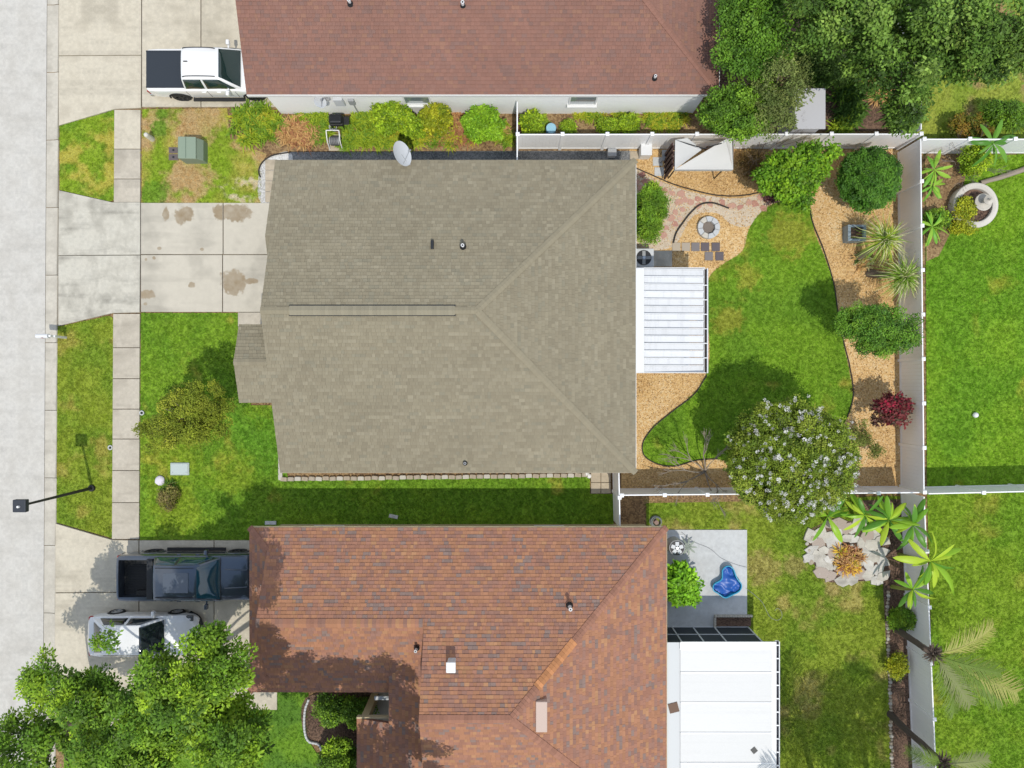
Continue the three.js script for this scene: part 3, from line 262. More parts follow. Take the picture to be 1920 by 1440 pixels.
{ // ---------- the white walled house above
  const s = 0.36, R = -18, hS = z => 2.6 + s * (-11.87 - z), hr = hS(R);
  const house = thing('house', 'white walled house with plain red brown shingle roof', 'house', [-1.2, -18]);
  const planes = [[[-10.88, 2.6, -11.87], [8.48, 2.6, -11.87], [2.35, hr, R], [-10.88, hr, R]], [[8.48, 2.6, -11.87], [8.48, 2.6, -24.13], [2.35, hr, R]], [[-10.88, hr, R], [2.35, hr, R], [8.48, 2.6, -24.13], [-10.88, 2.6, -24.13]]];
  const roof = addW(house, 'roof', planes.map(p => prism(p, 0.16)), std([0.22, 0.12, 0.1], 0.9)), list = [], caps = [], N = planes.map(p => planeBasis(p).n);
  shingles(planes[0], toneRed, 21, list); shingles(planes[1], toneRed, 22, list); capLine([8.48, 2.6, -11.87], [2.35, hr, R], N[0], N[1], (a, j) => mul3([0.258, 0.13, 0.096], 0.94 + 0.12 * j), 1, caps, 0.11);
  finishRoof(house, roof, list, caps);
  ventPipe(roof, (657 - 960) / F * 28, 3.75, -15, 0.06, 0.25); ventPipe(roof, (868 - 960) / F * 28, 3.7, (10 - 720) / F * 28, 0.06, 0.25); ventPipe(roof, (1227 - 960) / F * 28.9, 2.85, (147 - 720) / F * 28.9, 0.05, 0.2);
  addW(house, 'wall', [box(-10.3, -0.03, -12.27, 8.06, 2.44, -12.07), box(-10.3, -0.03, -23.7, 8.06, 2.44, -23.5), box(7.86, -0.03, -23.5, 8.06, 2.44, -12.27), triWall(-10.3, 0.2, [[-23.5, -0.03], [-12.27, -0.03], [-12.27, 2.44], [R, hr - 0.3], [-23.5, 2.44]])], MT.stucco);
  addW(house, 'fascia', [box(-10.88, 2.42, -11.87, 8.48, 2.59, -11.83), box(8.48, 2.42, -24.1, 8.52, 2.59, -11.87)], MT.whitePaint);
  windowAt(house, -4.6, 1.2, -12.075, -3.45, 2.05, -12.0, [0, 1]); windowAt(house, 2.42, 1.15, -12.075, 3.6, 2.1, -12.0, [0, 1]);
  garageDoor(house, -10.32, -22.5, -17.5, 2.2, MT.whitePaint);
  const mb = addW(house, 'meter_box', rbox(-9.55 + 2.0, 1.2, -12.07, -9.15 + 2.0, 1.85, -11.93, 0.02), MT.paleGrey); mb.position.x += 0.0; addW(house, 'meter_box', rbox(-6.95, 1.25, -12.07, -6.7, 1.7, -11.95, 0.02), MT.grey); addW(house, 'conduit', cyl(0.025, 0.025, 0, 1.3, -6.82, -12.03, 8), MT.grey);
}
// ---------- white vinyl fences
function fence(label, p0, p1, sp, { h = 1.83, first = true, last = true, name = 'vinyl_fence' } = {}) {
  const dx = p1[0] - p0[0], dz = p1[1] - p0[1], L = Math.hypot(dx, dz), n = Math.max(1, Math.round(L / sp)), s = L / n;
  const o = thing(name, label, 'fence', p0, Math.atan2(-dz, dx), 'white vinyl fences');
  const postG = rbox(-0.0635, -0.03, -0.0635, 0.0635, h + 0.04, 0.0635, 0.01, 1), capG = join([rbox(-0.08, h + 0.04, -0.08, 0.08, h + 0.07, 0.08, 0.008, 1), new THREE.ConeGeometry(0.1, 0.05, 4).rotateY(Math.PI / 4).translate(0, h + 0.095, 0)]);
  const pw = s - 0.127, k = Math.round(pw / 0.152), pk = []; for (let i = 0; i < k; i++) pk.push(box(i * pw / k + 0.0015, 0.1, -0.011 - 0.0015 * (i % 2), (i + 1) * pw / k - 0.0015, h - 0.08, 0.011 + 0.0015 * (i % 2)));
  const panelG = join(pk), top = rbox(0, h - 0.1, -0.025, pw, h, 0.025, 0.008, 1), bot = rbox(0, 0.04, -0.025, pw, 0.16, 0.025, 0.008, 1);
  for (let i = 0; i <= n; i++) { if ((i > 0 || first) && (i < n || last)) { const p = add(o, 'post', postG, MT.vinyl); p.position.x = i * s; add(p, 'post_cap', capG, MT.vinyl); } if (i < n) for (const [nm, g] of [['panel', panelG], ['top_rail', top], ['bottom_rail', bot]]) { const q = add(o, nm, g, nm === 'panel' && i % 3 === 1 ? MT.vinylDull : MT.vinyl); q.position.x = i * s + 0.0635; } }
  return o;
}
const NW = [0.24, -10.5], NE = [17.2, -10.52];
fence('white fence along the top of the gravel garden, behind the torn canopy', NW, NE, 1.82);
fence('short white fence panel joining the white wall to the tan roofed house', [0.22, -11.95], [0.22, -8.95], 3.0, { first: false, last: false });
const MID = [17.34, 4.55];
fence('white fence along the right side of the gravel garden', [NE[0], NE[1] + 0.13], MID, 1.78, { first: false });
fence('white fence between mulch bed with palms and the far lawn', [MID[0], MID[1] + 0.13], [17.95, 18.8], 2.42, { first: false });
fence('white fence between the flowering tree and the yellow green lawn', [4.62, 4.68], [MID[0] - 0.13, MID[1] + 0.02], 1.82, { last: false });
fence('short white fence panel between the tan roof and the orange roof', [4.49, 3.4], [4.55, 6.15], 1.3, { first: false, last: false });
fence('white fence crossing the far lawn at the right edge', [MID[0] + 0.13, 4.62], [26.9, 4.4], 2.42, { first: false });
fence('white fence behind the round fountain', [NE[0] + 0.13, -10.3], [26.9, -10.3], 1.82, { first: true });
fence('white fence receding under the big shady trees', [17.22, -10.65], [17.3, -19.6], 1.82, { first: false });

// ---------- garden edging, stones and small things
const edge = (label, pts, w = 0.025, y1 = 0.075) => tag(add(scene, 'lawn_edging', tube(smooth(GP(pts), 5, false).map(p => [p[0], y1 - w, p[1]]), w, 6), MT.edging), label, 'edging', 'black garden edging');
edge('black edging between flagstone path and gravel under the canopy', [[1186, 313], [1225, 330], [1260, 345], [1300, 357], [1340, 366], [1380, 368], [1420, 362], [1442, 354]]);
edge('curled black edging around the fire pit', [[1262, 456], [1267, 438], [1280, 418], [1295, 399], [1313, 384], [1335, 381], [1366, 391]], 0.035, 0.1);
edge('black edging along the right rim of the kidney shaped lawn', [[1517, 372], [1521, 410], [1544, 470], [1562, 530], [1571, 590], [1581, 640], [1593, 690], [1599, 742], [1588, 782]]);
edge('black edging along the lower left rim of the kidney shaped lawn', [[1325, 703], [1302, 738], [1258, 773], [1222, 804], [1205, 831], [1207, 853], [1228, 868], [1262, 874], [1305, 863], [1345, 860]]);
edge('short black edging at the white gravel corner', [[489, 333], [486, 322], [492, 306], [510, 293], [545, 286]], 0.03, 0.09);
{ const o = thing('fire_pit', 'round fire pit of pale concrete blocks in gravel', 'fire pit', G(1327, 428)); const bg = slabGeo([[0.27, -0.09], [0.47, -0.165], [0.5, 0], [0.47, 0.165], [0.27, 0.09]], 0, 0.2, 0.012); for (let k = 0; k < 9; k++) { const b = add(o, 'block', bg, [MT.rock, MT.whitePaint, MT.pad][k % 3 === 0 && k ? 0 : 2]); b.rotation.y = k / 9 * 6.283 + 0.1; b.position.y = 0.01; } add(o, 'ash_bed', cyl(0.28, 0.27, 0.0, 0.05, 0, 0, 20), std([0.3, 0.25, 0.21], 1, { bumpMap: grainBump, bumpScale: 0.03 })); }
{ const sm = [std([0.4, 0.34, 0.27], 0.9), std([0.13, 0.11, 0.12], 0.9, { bumpMap: grainBump, bumpScale: 0.01 }), std([0.2, 0.18, 0.18], 0.9), std([0.44, 0.37, 0.28], 0.9)]; const lab = ['leftmost beige square paver of the row below the fire pit', 'second square paver from the left below the fire pit', 'middle half sandy square paver below the fire pit', 'fourth dark square paver below the fire pit', 'dark square paver at the right end of the row below the fire pit', 'left one of two dark pavers in the lower short row', 'right one of two dark pavers in the lower short row'];
  [[1260, 455, 3], [1278, 455, 0], [1296, 455, 2], [1314, 455, 1], [1334, 455, 1], [1321, 472.5, 2], [1341, 472.5, 1]].forEach(([x, y, m], i) => tag(add(scene, 'paver', slabGeo(gr(x, y, x + 15.5, y + 16), -0.01, 0.04, 0.01), sm[m]), lab[i], 'paver', 'square pavers below the fire pit')); }
tag(add(scene, 'concrete_pad', slabGeo(gr(1221, 470, 1260, 500), -0.01, 0.03, 0.01), MT.rock), 'grey concrete pad in shade beside the patio cover', 'pad');
{ const o = thing('air_conditioner', 'white air conditioner with dark fan between bush and patio cover', 'air conditioner', G(1200, 488)); const g = [rbox(-0.36, 0.08, -0.38, 0.46, 0.82, 0.44, 0.04)]; add(o, 'cabinet', g, MT.paleGrey); add(o, 'base_pad', box(-0.42, -0.01, -0.44, 0.52, 0.08, 0.5), MT.rock); const f = add(o, 'fan_grille', cyl(0.33, 0.33, 0.815, 0.835, 0.02, 0.03, 28), MT.black); for (let k = 0; k < 4; k++) { const b = add(f, 'fan_blade', rbox(0.05, 0.836, -0.07, 0.3, 0.845, 0.07, 0.004, 1).rotateY(k * 1.571), MT.grey); b.position.set(0.02, 0, 0.03); } add(f, 'fan_hub', cyl(0.08, 0.07, 0.836, 0.87, 0.02, 0.03, 16), MT.steel); }
{ // white patio cover fixed to the back of the house
  const o = thing('patio_cover', 'white ribbed metal patio cover on posts behind the tan roofed house', 'patio cover', [6.5, -2.63]), x0 = -1.7, x1 = 1.42, z0 = -2.13, z1 = 2.15, n = 14, wz = (z1 - z0) / n;
  const hy = x => lerp(2.5, 2.32, (x - x0) / (x1 - x0));
  const g = new THREE.ExtrudeGeometry(new THREE.Shape([[0.008, 0.0], [0.012, 0.1], [0.055, 0.1], [0.065, 0.012], [wz - 0.012, 0.012], [wz - 0.008, 0.0], [wz - 0.008, -0.012], [0.008, -0.012]].map(p => new THREE.Vector2(...p))), { depth: x1 - x0, bevelEnabled: false }).rotateY(Math.PI / 2).scale(1, 1, -1);
  { const P = g.attributes.position; for (let i = 0; i < P.count; i++) P.setY(i, P.getY(i) + lerp(2.5, 2.32, P.getX(i) / (x1 - x0))); const ix = g.index; if (!ix) { const A = g.attributes; for (const nm of ['position', 'normal', 'uv']) { const a = A[nm], s = a.itemSize; for (let t = 0; t < a.count; t += 3) for (let c = 0; c < s; c++) { const q = a.array[(t + 1) * s + c]; a.array[(t + 1) * s + c] = a.array[(t + 2) * s + c]; a.array[(t + 2) * s + c] = q; } } } g.computeVertexNormals(); }
  const pm = [...[301, 311, 321, 331, 341].map((q, i) => grimy(mul3([0.65, 0.66, 0.675], 0.95 + 0.025 * i), 0.45, q, 0.14))];
  for (let k = 0; k < n; k++) { const p = add(o, 'roof_panel', g, pm[(k * 3 + (k > 6 ? 1 : 0)) % 5]); p.position.set(x0, 0, z0 + k * wz); }
  add(o, 'wall_flashing', rbox(x0 + 0.02, 2.52, z0, x0 + 0.62, 2.60, z1, 0.015, 1), MT.whiteMetal);
  add(o, 'front_gutter', [box(x1 + 0.02, 2.2, z0 - 0.03, x1 + 0.04, 2.33, z1 + 0.03), box(x1 + 0.02, 2.2, z0 - 0.03, x1 + 0.17, 2.22, z1 + 0.03), box(x1 + 0.15, 2.2, z0 - 0.03, x1 + 0.19, 2.36, z1 + 0.03)], MT.whiteMetal);
  add(o, 'gutter_dark_fill', box(x1 + 0.041, 2.222, z0, x1 + 0.149, 2.24, z1), std([0.05, 0.04, 0.035], 1));  // dark strip along the bottom of the front gutter
  for (let k = 0; k < 6; k++) add(o, 'gutter_strap', box(x1 - 0.06, 2.365, z0 + 0.66 + k * 0.6, x1 + 0.18, 2.375, z0 + 0.70 + k * 0.6), MT.whiteMetal);
  add(o, 'side_fascia', [box(x0, 2.34, z0 - 0.03, x1 + 0.02, 2.53, z0 - 0.004), box(x0, 2.34, z1 + 0.004, x1 + 0.02, 2.53, z1 + 0.03)], MT.whiteMetal);
  for (const z of [z0 + 0.1, 0, z1 - 0.1]) add(o, 'post', rbox(x1 - 0.12, 0, z - 0.05, x1 - 0.02, 2.3, z + 0.05, 0.008, 1), MT.whiteMetal);
  tag(add(scene, 'patio_slab', slabGeo(rect(4.7, -4.75, 7.9, -0.5), -0.02, 0.06), MT.pad), 'concrete slab beneath the white patio cover', null, null, 'structure');
}
{ // torn fabric canopy on a dark frame
  const hy = 1.9, A = [6.83, -9.0], B = [9.28, -9.0], Cc = [9.28, -10.25], D = [6.85, -10.25], o = thing('garden_canopy', 'torn off white fabric canopy on dark legs by the north fence', 'canopy', [8.05, -9.6]);
  const fab = phy([0.66, 0.655, 0.63], 0.9, { transmission: 0.15, thickness: 0, side: THREE.DoubleSide });
  const sheetG = (pts) => { const r = [], m = 10, pos = [], idx = [], [a, b, c] = pts.map(V3); for (let i = 0; i <= m; i++) for (let j = 0; j <= m - i; j++) { const u = i / m, v = j / m, w = 1 - u - v, p = new THREE.Vector3().addScaledVector(a, w).addScaledVector(b, u).addScaledVector(c, v); p.y -= 0.35 * u * v * w * 3 + 0.03 * fbm(p.x * 3, p.z * 3, 3, 5) * (u * v * w > 0 ? 1 : 0); r.push(pos.length / 3); pos.push(p.x, p.y, p.z); } const id = (i, j) => { let k = 0; for (let q = 0; q < i; q++) k += m - q + 1; return k + j; }; for (let i = 0; i < m; i++) for (let j = 0; j < m - i; j++) { idx.push(id(i, j), id(i + 1, j), id(i, j + 1)); if (j < m - i - 1) idx.push(id(i + 1, j), id(i + 1, j + 1), id(i, j + 1)); } const g = new THREE.BufferGeometry(); g.setAttribute('position', new THREE.Float32BufferAttribute(pos, 3)); g.setIndex(idx); g.computeVertexNormals(); return g; };
  const pk = [7.95, 2.3, -9.75];
  addW(o, 'front_fabric', [sheetG([[A[0], hy, A[1]], [B[0], hy, B[1]], [8.9, 2.1, -10.2]]), sheetG([[B[0], hy, B[1]], [9.22, 1.95, -10.25], [8.9, 2.1, -10.2]])], fab);
  addW(o, 'side_fabric', [sheetG([[D[0], hy, D[1]], [A[0], hy + 0.01, A[1]], [7.85, 2.3, -9.7]]), sheetG([[D[0], hy, D[1]], [7.85, 2.3, -9.7], [7.35, 1.98, -10.3]])], fab);
  addW(o, 'valance', [box(A[0], hy - 0.2, A[1] - 0.005, B[0], hy, A[1] + 0.005), box(B[0] - 0.005, hy - 0.2, -10.2, B[0] + 0.005, hy, A[1])], fab);
  const bar = (p, q, r = 0.02) => tube([p, [(p[0] + q[0]) / 2, (p[1] + q[1]) / 2, (p[2] + q[2]) / 2], q], r, 6);
  addW(o, 'frame', [bar([A[0], hy - 0.02, A[1]], [B[0], hy - 0.02, B[1]]), bar([D[0], hy - 0.02, D[1]], [Cc[0], hy - 0.02, Cc[1]]), bar([A[0], hy - 0.02, A[1]], [D[0], hy - 0.02, D[1]]), bar([B[0], hy - 0.02, B[1]], [Cc[0], hy - 0.02, Cc[1]]), bar([D[0], hy - 0.02, D[1]], [7.95, 2.3, -9.75]), bar([Cc[0], hy, Cc[1]], [7.95, 2.3, -9.75])], MT.darkMetal);
  for (const [x, z] of [[6.98, -9.19], [9.02, -9.17], [6.98, -10.2], [9.1, -10.2]]) addW(o, 'leg', bar([x, 0, z], [x, hy, z], 0.03), MT.darkMetal);
  addW(o, 'curtain', Array.from({ length: 9 }, (_, k) => box(6.72 + 0.05 * (k % 2), 0.25, -10.15 + k * 0.12, 6.78 + 0.05 * (k % 2), 1.86, -10.15 + k * 0.12 + 0.13)), MT.brown);
  const t = thing('wooden_bench', 'low wooden bench seen through the tear in the canopy', 'bench', G(1345, 290)); for (let k = 0; k < 4; k++) add(t, 'slat', rbox(-0.6, 0.4, -0.22 + k * 0.12, 0.6, 0.44, -0.12 + k * 0.12, 0.008, 1), MT.wood); for (const x of [-0.5, 0.5]) for (const z of [-0.18, 0.18]) add(t, 'leg', box(x - 0.03, 0, z - 0.03, x + 0.03, 0.4, z + 0.03), MT.wood);
}
{ const o = thing('side_table', 'small grey table with tiled top beside the canopy', 'table', G(1248, 297)); for (const [x, z] of [[-0.13, -0.12], [0.13, -0.12], [-0.13, 0.12], [0.13, 0.12]]) add(o, 'top_tile', rbox(x - 0.125, 0.42, z - 0.115, x + 0.125, 0.46, z + 0.115, 0.008, 1), MT.grey); for (const x of [-0.22, 0.22]) for (const z of [-0.2, 0.2]) add(o, 'leg', cyl(0.015, 0.015, 0, 0.42, x, z, 8), MT.darkMetal); }
{ const o = thing('storage_box', 'white storage box standing against the north fence', 'box', G(1208, 290)); add(o, 'body', rbox(-0.25, 0, -0.25, 0.2, 0.62, 0.22, 0.02), MT.whitePaint); add(o, 'lid', rbox(-0.27, 0.62, -0.27, 0.22, 0.68, 0.24, 0.02), MT.whiteMetal); }
tag(add(scene, 'stone_slab', slabGeo(gr(1181, 284, 1206, 299), -0.01, 0.05, 0.01), MT.paver), 'tan square stone slab at the corner of the tan roof', 'slab');
{ const o = thing('utility_box', 'small grey utility box on gravel against the fence', 'utility box', G(1146, 290)); add(o, 'body', rbox(-0.17, 0, -0.15, 0.17, 0.3, 0.15, 0.02), MT.paleGrey); add(o, 'lid', rbox(-0.19, 0.3, -0.17, 0.19, 0.34, 0.17, 0.01), MT.grey); }
for (const [x, y, l] of [[1233, 303, 'pale square paver beside the small grey table'], [1236, 322, 'pale square paver below the small grey table']]) tag(add(scene, 'paver', slabGeo(gr(x - 9, y - 8, x + 9, y + 8), -0.01, 0.035, 0.008), MT.pad), l, 'paver', 'pale pavers by the canopy');
{ const o = thing('planter', 'square blue grey pot with dark soil below the ponytail palm', 'planter', G(1597, 441)); add(o, 'pot', [box(-0.4, 0, -0.36, -0.28, 0.5, 0.36), box(0.28, 0, -0.36, 0.4, 0.5, 0.36), box(-0.28, 0, -0.36, 0.28, 0.5, -0.26), box(-0.28, 0, 0.26, 0.28, 0.5, 0.36)], std([0.25, 0.31, 0.35], 0.6)); add(o, 'soil', box(-0.28, 0, -0.26, 0.28, 0.36, 0.26), MT.mulch); add(o, 'stake', cyl(0.05, 0.03, 0.3, 0.7, 0.02, 0.05, 8), MT.wood); }
{ const o = thing('hose_reel', 'rusty red hose reel in the fence corner', 'hose reel', [16.5, -10.15]); add(o, 'drum', [new THREE.TorusGeometry(0.17, 0.06, 8, 20).translate(0, 0.3, 0), new THREE.TorusGeometry(0.17, 0.05, 8, 20).translate(0, 0.3, 0.09)], std([0.16, 0.05, 0.04], 0.7)); add(o, 'stand', [box(-0.03, 0, -0.1, 0.03, 0.3, -0.05), box(-0.2, 0, -0.12, 0.2, 0.04, 0.14)], MT.brown); }
{ // round fountain turned planter
  const o = thing('fountain', 'round white fountain basin overgrown with yellow green plants', 'fountain', G(1818, 389)); const P = [[0.98, 0], [1.0, 0.42], [0.96, 0.46], [0.76, 0.46], [0.72, 0.42], [0.72, 0.1]].map(p => new THREE.Vector2(...p)); add(o, 'basin', new THREE.LatheGeometry(P, 40), concrete([0.68, 0.645, 0.59], 0.35, 91, 3)); add(o, 'soil', cyl(0.73, 0.73, 0.0, 0.3, 0, 0, 30), MT.mulch); add(o, 'tier', new THREE.LatheGeometry([[0.08, 0.2], [0.1, 0.62], [0.36, 0.72], [0.38, 0.76], [0.32, 0.77], [0.06, 0.7], [0.06, 1.0], [0.2, 1.06], [0.2, 1.09], [0.05, 1.08], [0.04, 1.2], [0, 1.24]].map(p => new THREE.Vector2(...p)), 26).translate(0.12, 0, -0.05), MT.rock); }
{ const o = thing('garden_shed', 'small shed with flat pale grey roof behind the north fence', 'shed', [12.4, -11.5]); add(o, 'roof', rbox(-0.62, 2.06, -0.82, 0.66, 2.14, 0.87, 0.02), std([0.5, 0.5, 0.52], 0.6)); add(o, 'wall', [box(-0.52, 0, -0.72, 0.56, 2.06, -0.67), box(-0.52, 0, 0.7, 0.56, 2.06, 0.75), box(-0.52, 0, -0.67, -0.47, 2.06, 0.7), box(0.51, 0, -0.67, 0.56, 2.06, 0.7)], std([0.5, 0.5, 0.52], 0.7)); const d = add(o, 'door', box(-0.3, 0.02, -0.75, 0.35, 1.9, -0.72), MT.paleGrey); add(d, 'handle', box(0.25, 0.95, -0.79, 0.28, 1.1, -0.75), MT.darkMetal); }
{ const o = thing('barrel', 'blue plastic barrel in the narrow bed behind the fence', 'barrel', G(1032, 249)); add(o, 'body', new THREE.LatheGeometry([[0, 0], [0.2, 0], [0.22, 0.1], [0.22, 0.5], [0.2, 0.58]].map(p => new THREE.Vector2(...p)), 24), std([0.06, 0.22, 0.38], 0.4)); add(o, 'lid', new THREE.LatheGeometry([[0.225, 0.55], [0.225, 0.6], [0.19, 0.61], [0.18, 0.59], [0, 0.6]].map(p => new THREE.Vector2(...p)), 24), std([0.28, 0.5, 0.62], 0.4)); }
{ const o = thing('barbecue_grill', 'black barbecue grill standing in the bed by the white wall', 'grill', G(638, 237)); add(o, 'bowl', rbox(-0.3, 0.55, -0.22, 0.3, 0.75, 0.22, 0.06), MT.black); add(o, 'lid', rbox(-0.29, 0.755, -0.21, 0.29, 0.98, 0.21, 0.1, 4), MT.darkMetal); for (const x of [-0.25, 0.25]) for (const z of [-0.18, 0.18]) add(o, 'leg', box(x - 0.02, 0, z - 0.02, x + 0.02, 0.56, z + 0.02), MT.darkMetal); add(o, 'side_shelf', rbox(0.31, 0.68, -0.18, 0.55, 0.7, 0.18, 0.008, 1), MT.black); }
{ const o = thing('bucket', 'white bucket beside the black barbecue grill', 'bucket', G(628, 243)); add(o, 'body', new THREE.LatheGeometry([[0, 0], [0.13, 0], [0.16, 0.36], [0.175, 0.37], [0.15, 0.38], [0.12, 0.05], [0, 0.05]].map(p => new THREE.Vector2(...p)), 20), MT.whitePaint); add(o, 'bail', new THREE.TorusGeometry(0.16, 0.006, 5, 20, Math.PI).rotateX(0.8).translate(0, 0.34, 0), MT.steel); }
{ const o = thing('hose_cart', 'white framed hose cart with grey drum by the side path', 'hose cart', G(631, 268)); add(o, 'base', rbox(-0.34, 0.0, -0.36, 0.34, 0.05, 0.36, 0.01), MT.paver); add(o, 'frame', [tube([[-0.28, 0.05, 0.3], [-0.28, 0.5, 0.1], [-0.28, 0.72, -0.3]], 0.025), tube([[0.28, 0.05, 0.3], [0.28, 0.5, 0.1], [0.28, 0.72, -0.3]], 0.025), tube([[-0.28, 0.72, -0.3], [0, 0.73, -0.31], [0.28, 0.72, -0.3]], 0.025)], MT.whitePaint); const d = add(o, 'drum', [cyl(0.17, 0.17, -0.22, 0.22, 0, 0, 18).rotateZ(Math.PI / 2).translate(0, 0.32, 0.02)], MT.grey); add(d, 'hose', Array.from({ length: 5 }, (_, k) => new THREE.TorusGeometry(0.19, 0.025, 6, 20).rotateY(Math.PI / 2).translate(-0.14 + k * 0.07, 0.32, 0.02)), std([0.12, 0.12, 0.13], 0.6)); }
function dish(name, label, px, py, h, base, r, tilt, turn) { const o = thing(name, label, 'satellite dish', [base[0], base[2]], 0, null, base[1]); const [x, z] = G(px, py, h), c = [x - base[0], h - base[1], z - base[2]]; const P = []; for (let k = 0; k <= 8; k++) P.push(new THREE.Vector2(r * k / 8, 0.16 * r * (k / 8) ** 2)); P.push(new THREE.Vector2(r * 1.02, 0.17 * r)); for (let k = 8; k >= 0; k--) P.push(new THREE.Vector2(r * k / 8, 0.16 * r * (k / 8) ** 2 - 0.015)); const q = new THREE.Matrix4().makeRotationY(turn).multiply(new THREE.Matrix4().makeRotationZ(tilt)); const m = add(o, 'reflector', new THREE.LatheGeometry(P, 32).applyMatrix4(q).translate(...c), MT.paleGrey); const f = new THREE.Vector3(0, r * 0.95, 0).applyMatrix4(q).add(V3(c)); const e = new THREE.Vector3(0, 0, r * 0.9).applyMatrix4(q).add(V3(c)); add(m, 'feed_arm', tube([e.toArray(), e.clone().lerp(f, 0.5).toArray(), f.toArray()], 0.014), MT.grey); add(m, 'receiver', new THREE.CylinderGeometry(0.03, 0.045, 0.12, 10).applyMatrix4(q).translate(f.x, f.y, f.z), MT.grey); add(o, 'mast', tube([[0, 0, 0], [0, Math.max(0.05, c[1] * 0.6), 0], [c[0], c[1] - 0.03, c[2]]], 0.022), MT.grey); add(o, 'foot_plate', box(-0.1, -0.03, -0.1, 0.1, 0.02, 0.1), MT.grey); return o; }
dish('satellite_dish', 'pale oval satellite dish at the upper edge of the tan roof', 752, 289, 3.2, [-4.25, 2.68, -8.95], 0.5, -0.95, 0.15);
dish('satellite_dish', 'grey satellite dish mounted on the white wall', 600, 192, 2.15, [-7.75, 1.9, -12.0], 0.26, -0.5, 0.3);
const edA = concrete([0.4, 0.34, 0.26], 0.4, 96, 2), edB = concrete([0.46, 0.4, 0.32], 0.4, 97, 2);
{ const o = thing('garden_edging', 'row of scalloped concrete edging stones along the south wall', 'edging', G(810, 897)); const r = rng(8), g = slabGeo([[-0.14, -0.07], [-0.1, -0.1], [0.1, -0.1], [0.14, -0.07], [0.14, 0.08], [-0.14, 0.08]], -0.02, 0.1, 0.012); for (let k = 0; k < 44; k++) { const x = 533 + k * 13.1, y = lerp(899, 891.5, k / 44), p = G(x, y), b = off(o); const m = add(o, 'edging_stone', g, [edA, edB, MT.rock][k % 3]); m.position.set(p[0] - b.x, 0.005 * r(), p[1] - b.z - 0.03 + 0.03 * r()); m.rotation.y = (r() - 0.5) * 0.25; } for (let k = 0; k < 5; k++) { const p = G(527, 850 + k * 11), b = off(o), m = add(o, 'edging_stone', g, MT.rock); m.position.set(p[0] - b.x, 0, p[1] - b.z); m.rotation.y = 1.57; } }
{ const L = ['upper left beige paver by the south fence panel', 'upper right beige paver by the south fence panel', 'lower left beige paver by the south fence panel', 'lower right beige paver by the south fence panel']; [[1108, 884], [1127, 884], [1108, 905], [1127, 905]].forEach(([x, y], i) => tag(add(scene, 'paver', slabGeo(gr(x, y, x + 18, y + 20), -0.01, 0.04, 0.008), MT.paver), L[i], 'paver', 'beige pavers by the south fence')); }
{ const L = ['top beige paver beside the white gravel corner', 'second beige paver beside the white gravel corner', 'third beige paver beside the white gravel corner', 'bottom beige paver beside the white gravel corner']; [300, 320, 340, 360].forEach((y, i) => tag(add(scene, 'paver', slabGeo(gr(498, y, 520, y + 19), -0.01, 0.05, 0.008), MT.paver), L[i], 'paver', 'beige pavers by the garage')); }
const rockGeo = (r, seed, sy = 0.6) => { const g = new THREE.IcosahedronGeometry(r, 2), P = g.attributes.position, v = new THREE.Vector3(); for (let i = 0; i < P.count; i++) { v.fromBufferAttribute(P, i); const k = 0.75 + 0.5 * fbm(v.x / r * 1.4 + seed, v.z / r * 1.4 + v.y / r, 3, seed); P.setXYZ(i, v.x * k, v.y * k * sy, v.z * k); } g.computeVertexNormals(); return g; };
const rock = (label, px, py, r, seed, m = MT.rock) => { const p = G(px, py), o = tag(add(scene, 'rock', rockGeo(r, seed), m), label, 'rock'); o.position.set(p[0], r * 0.3, p[1]); o.rotation.y = seed; return o; };
rock('round white stone left of the beige pavers', 1098, 889, 0.13, 1, MT.whitePaint); rock('second round white stone by the beige pavers', 1104, 892, 0.12, 2, MT.whitePaint); rock('pale lilac white rock on the front lawn', 301, 901, 0.22, 3, std([0.7, 0.66, 0.72], 0.8)); rock('pale stone in the small withered flower bed', 318, 950, 0.16, 4, MT.rock);
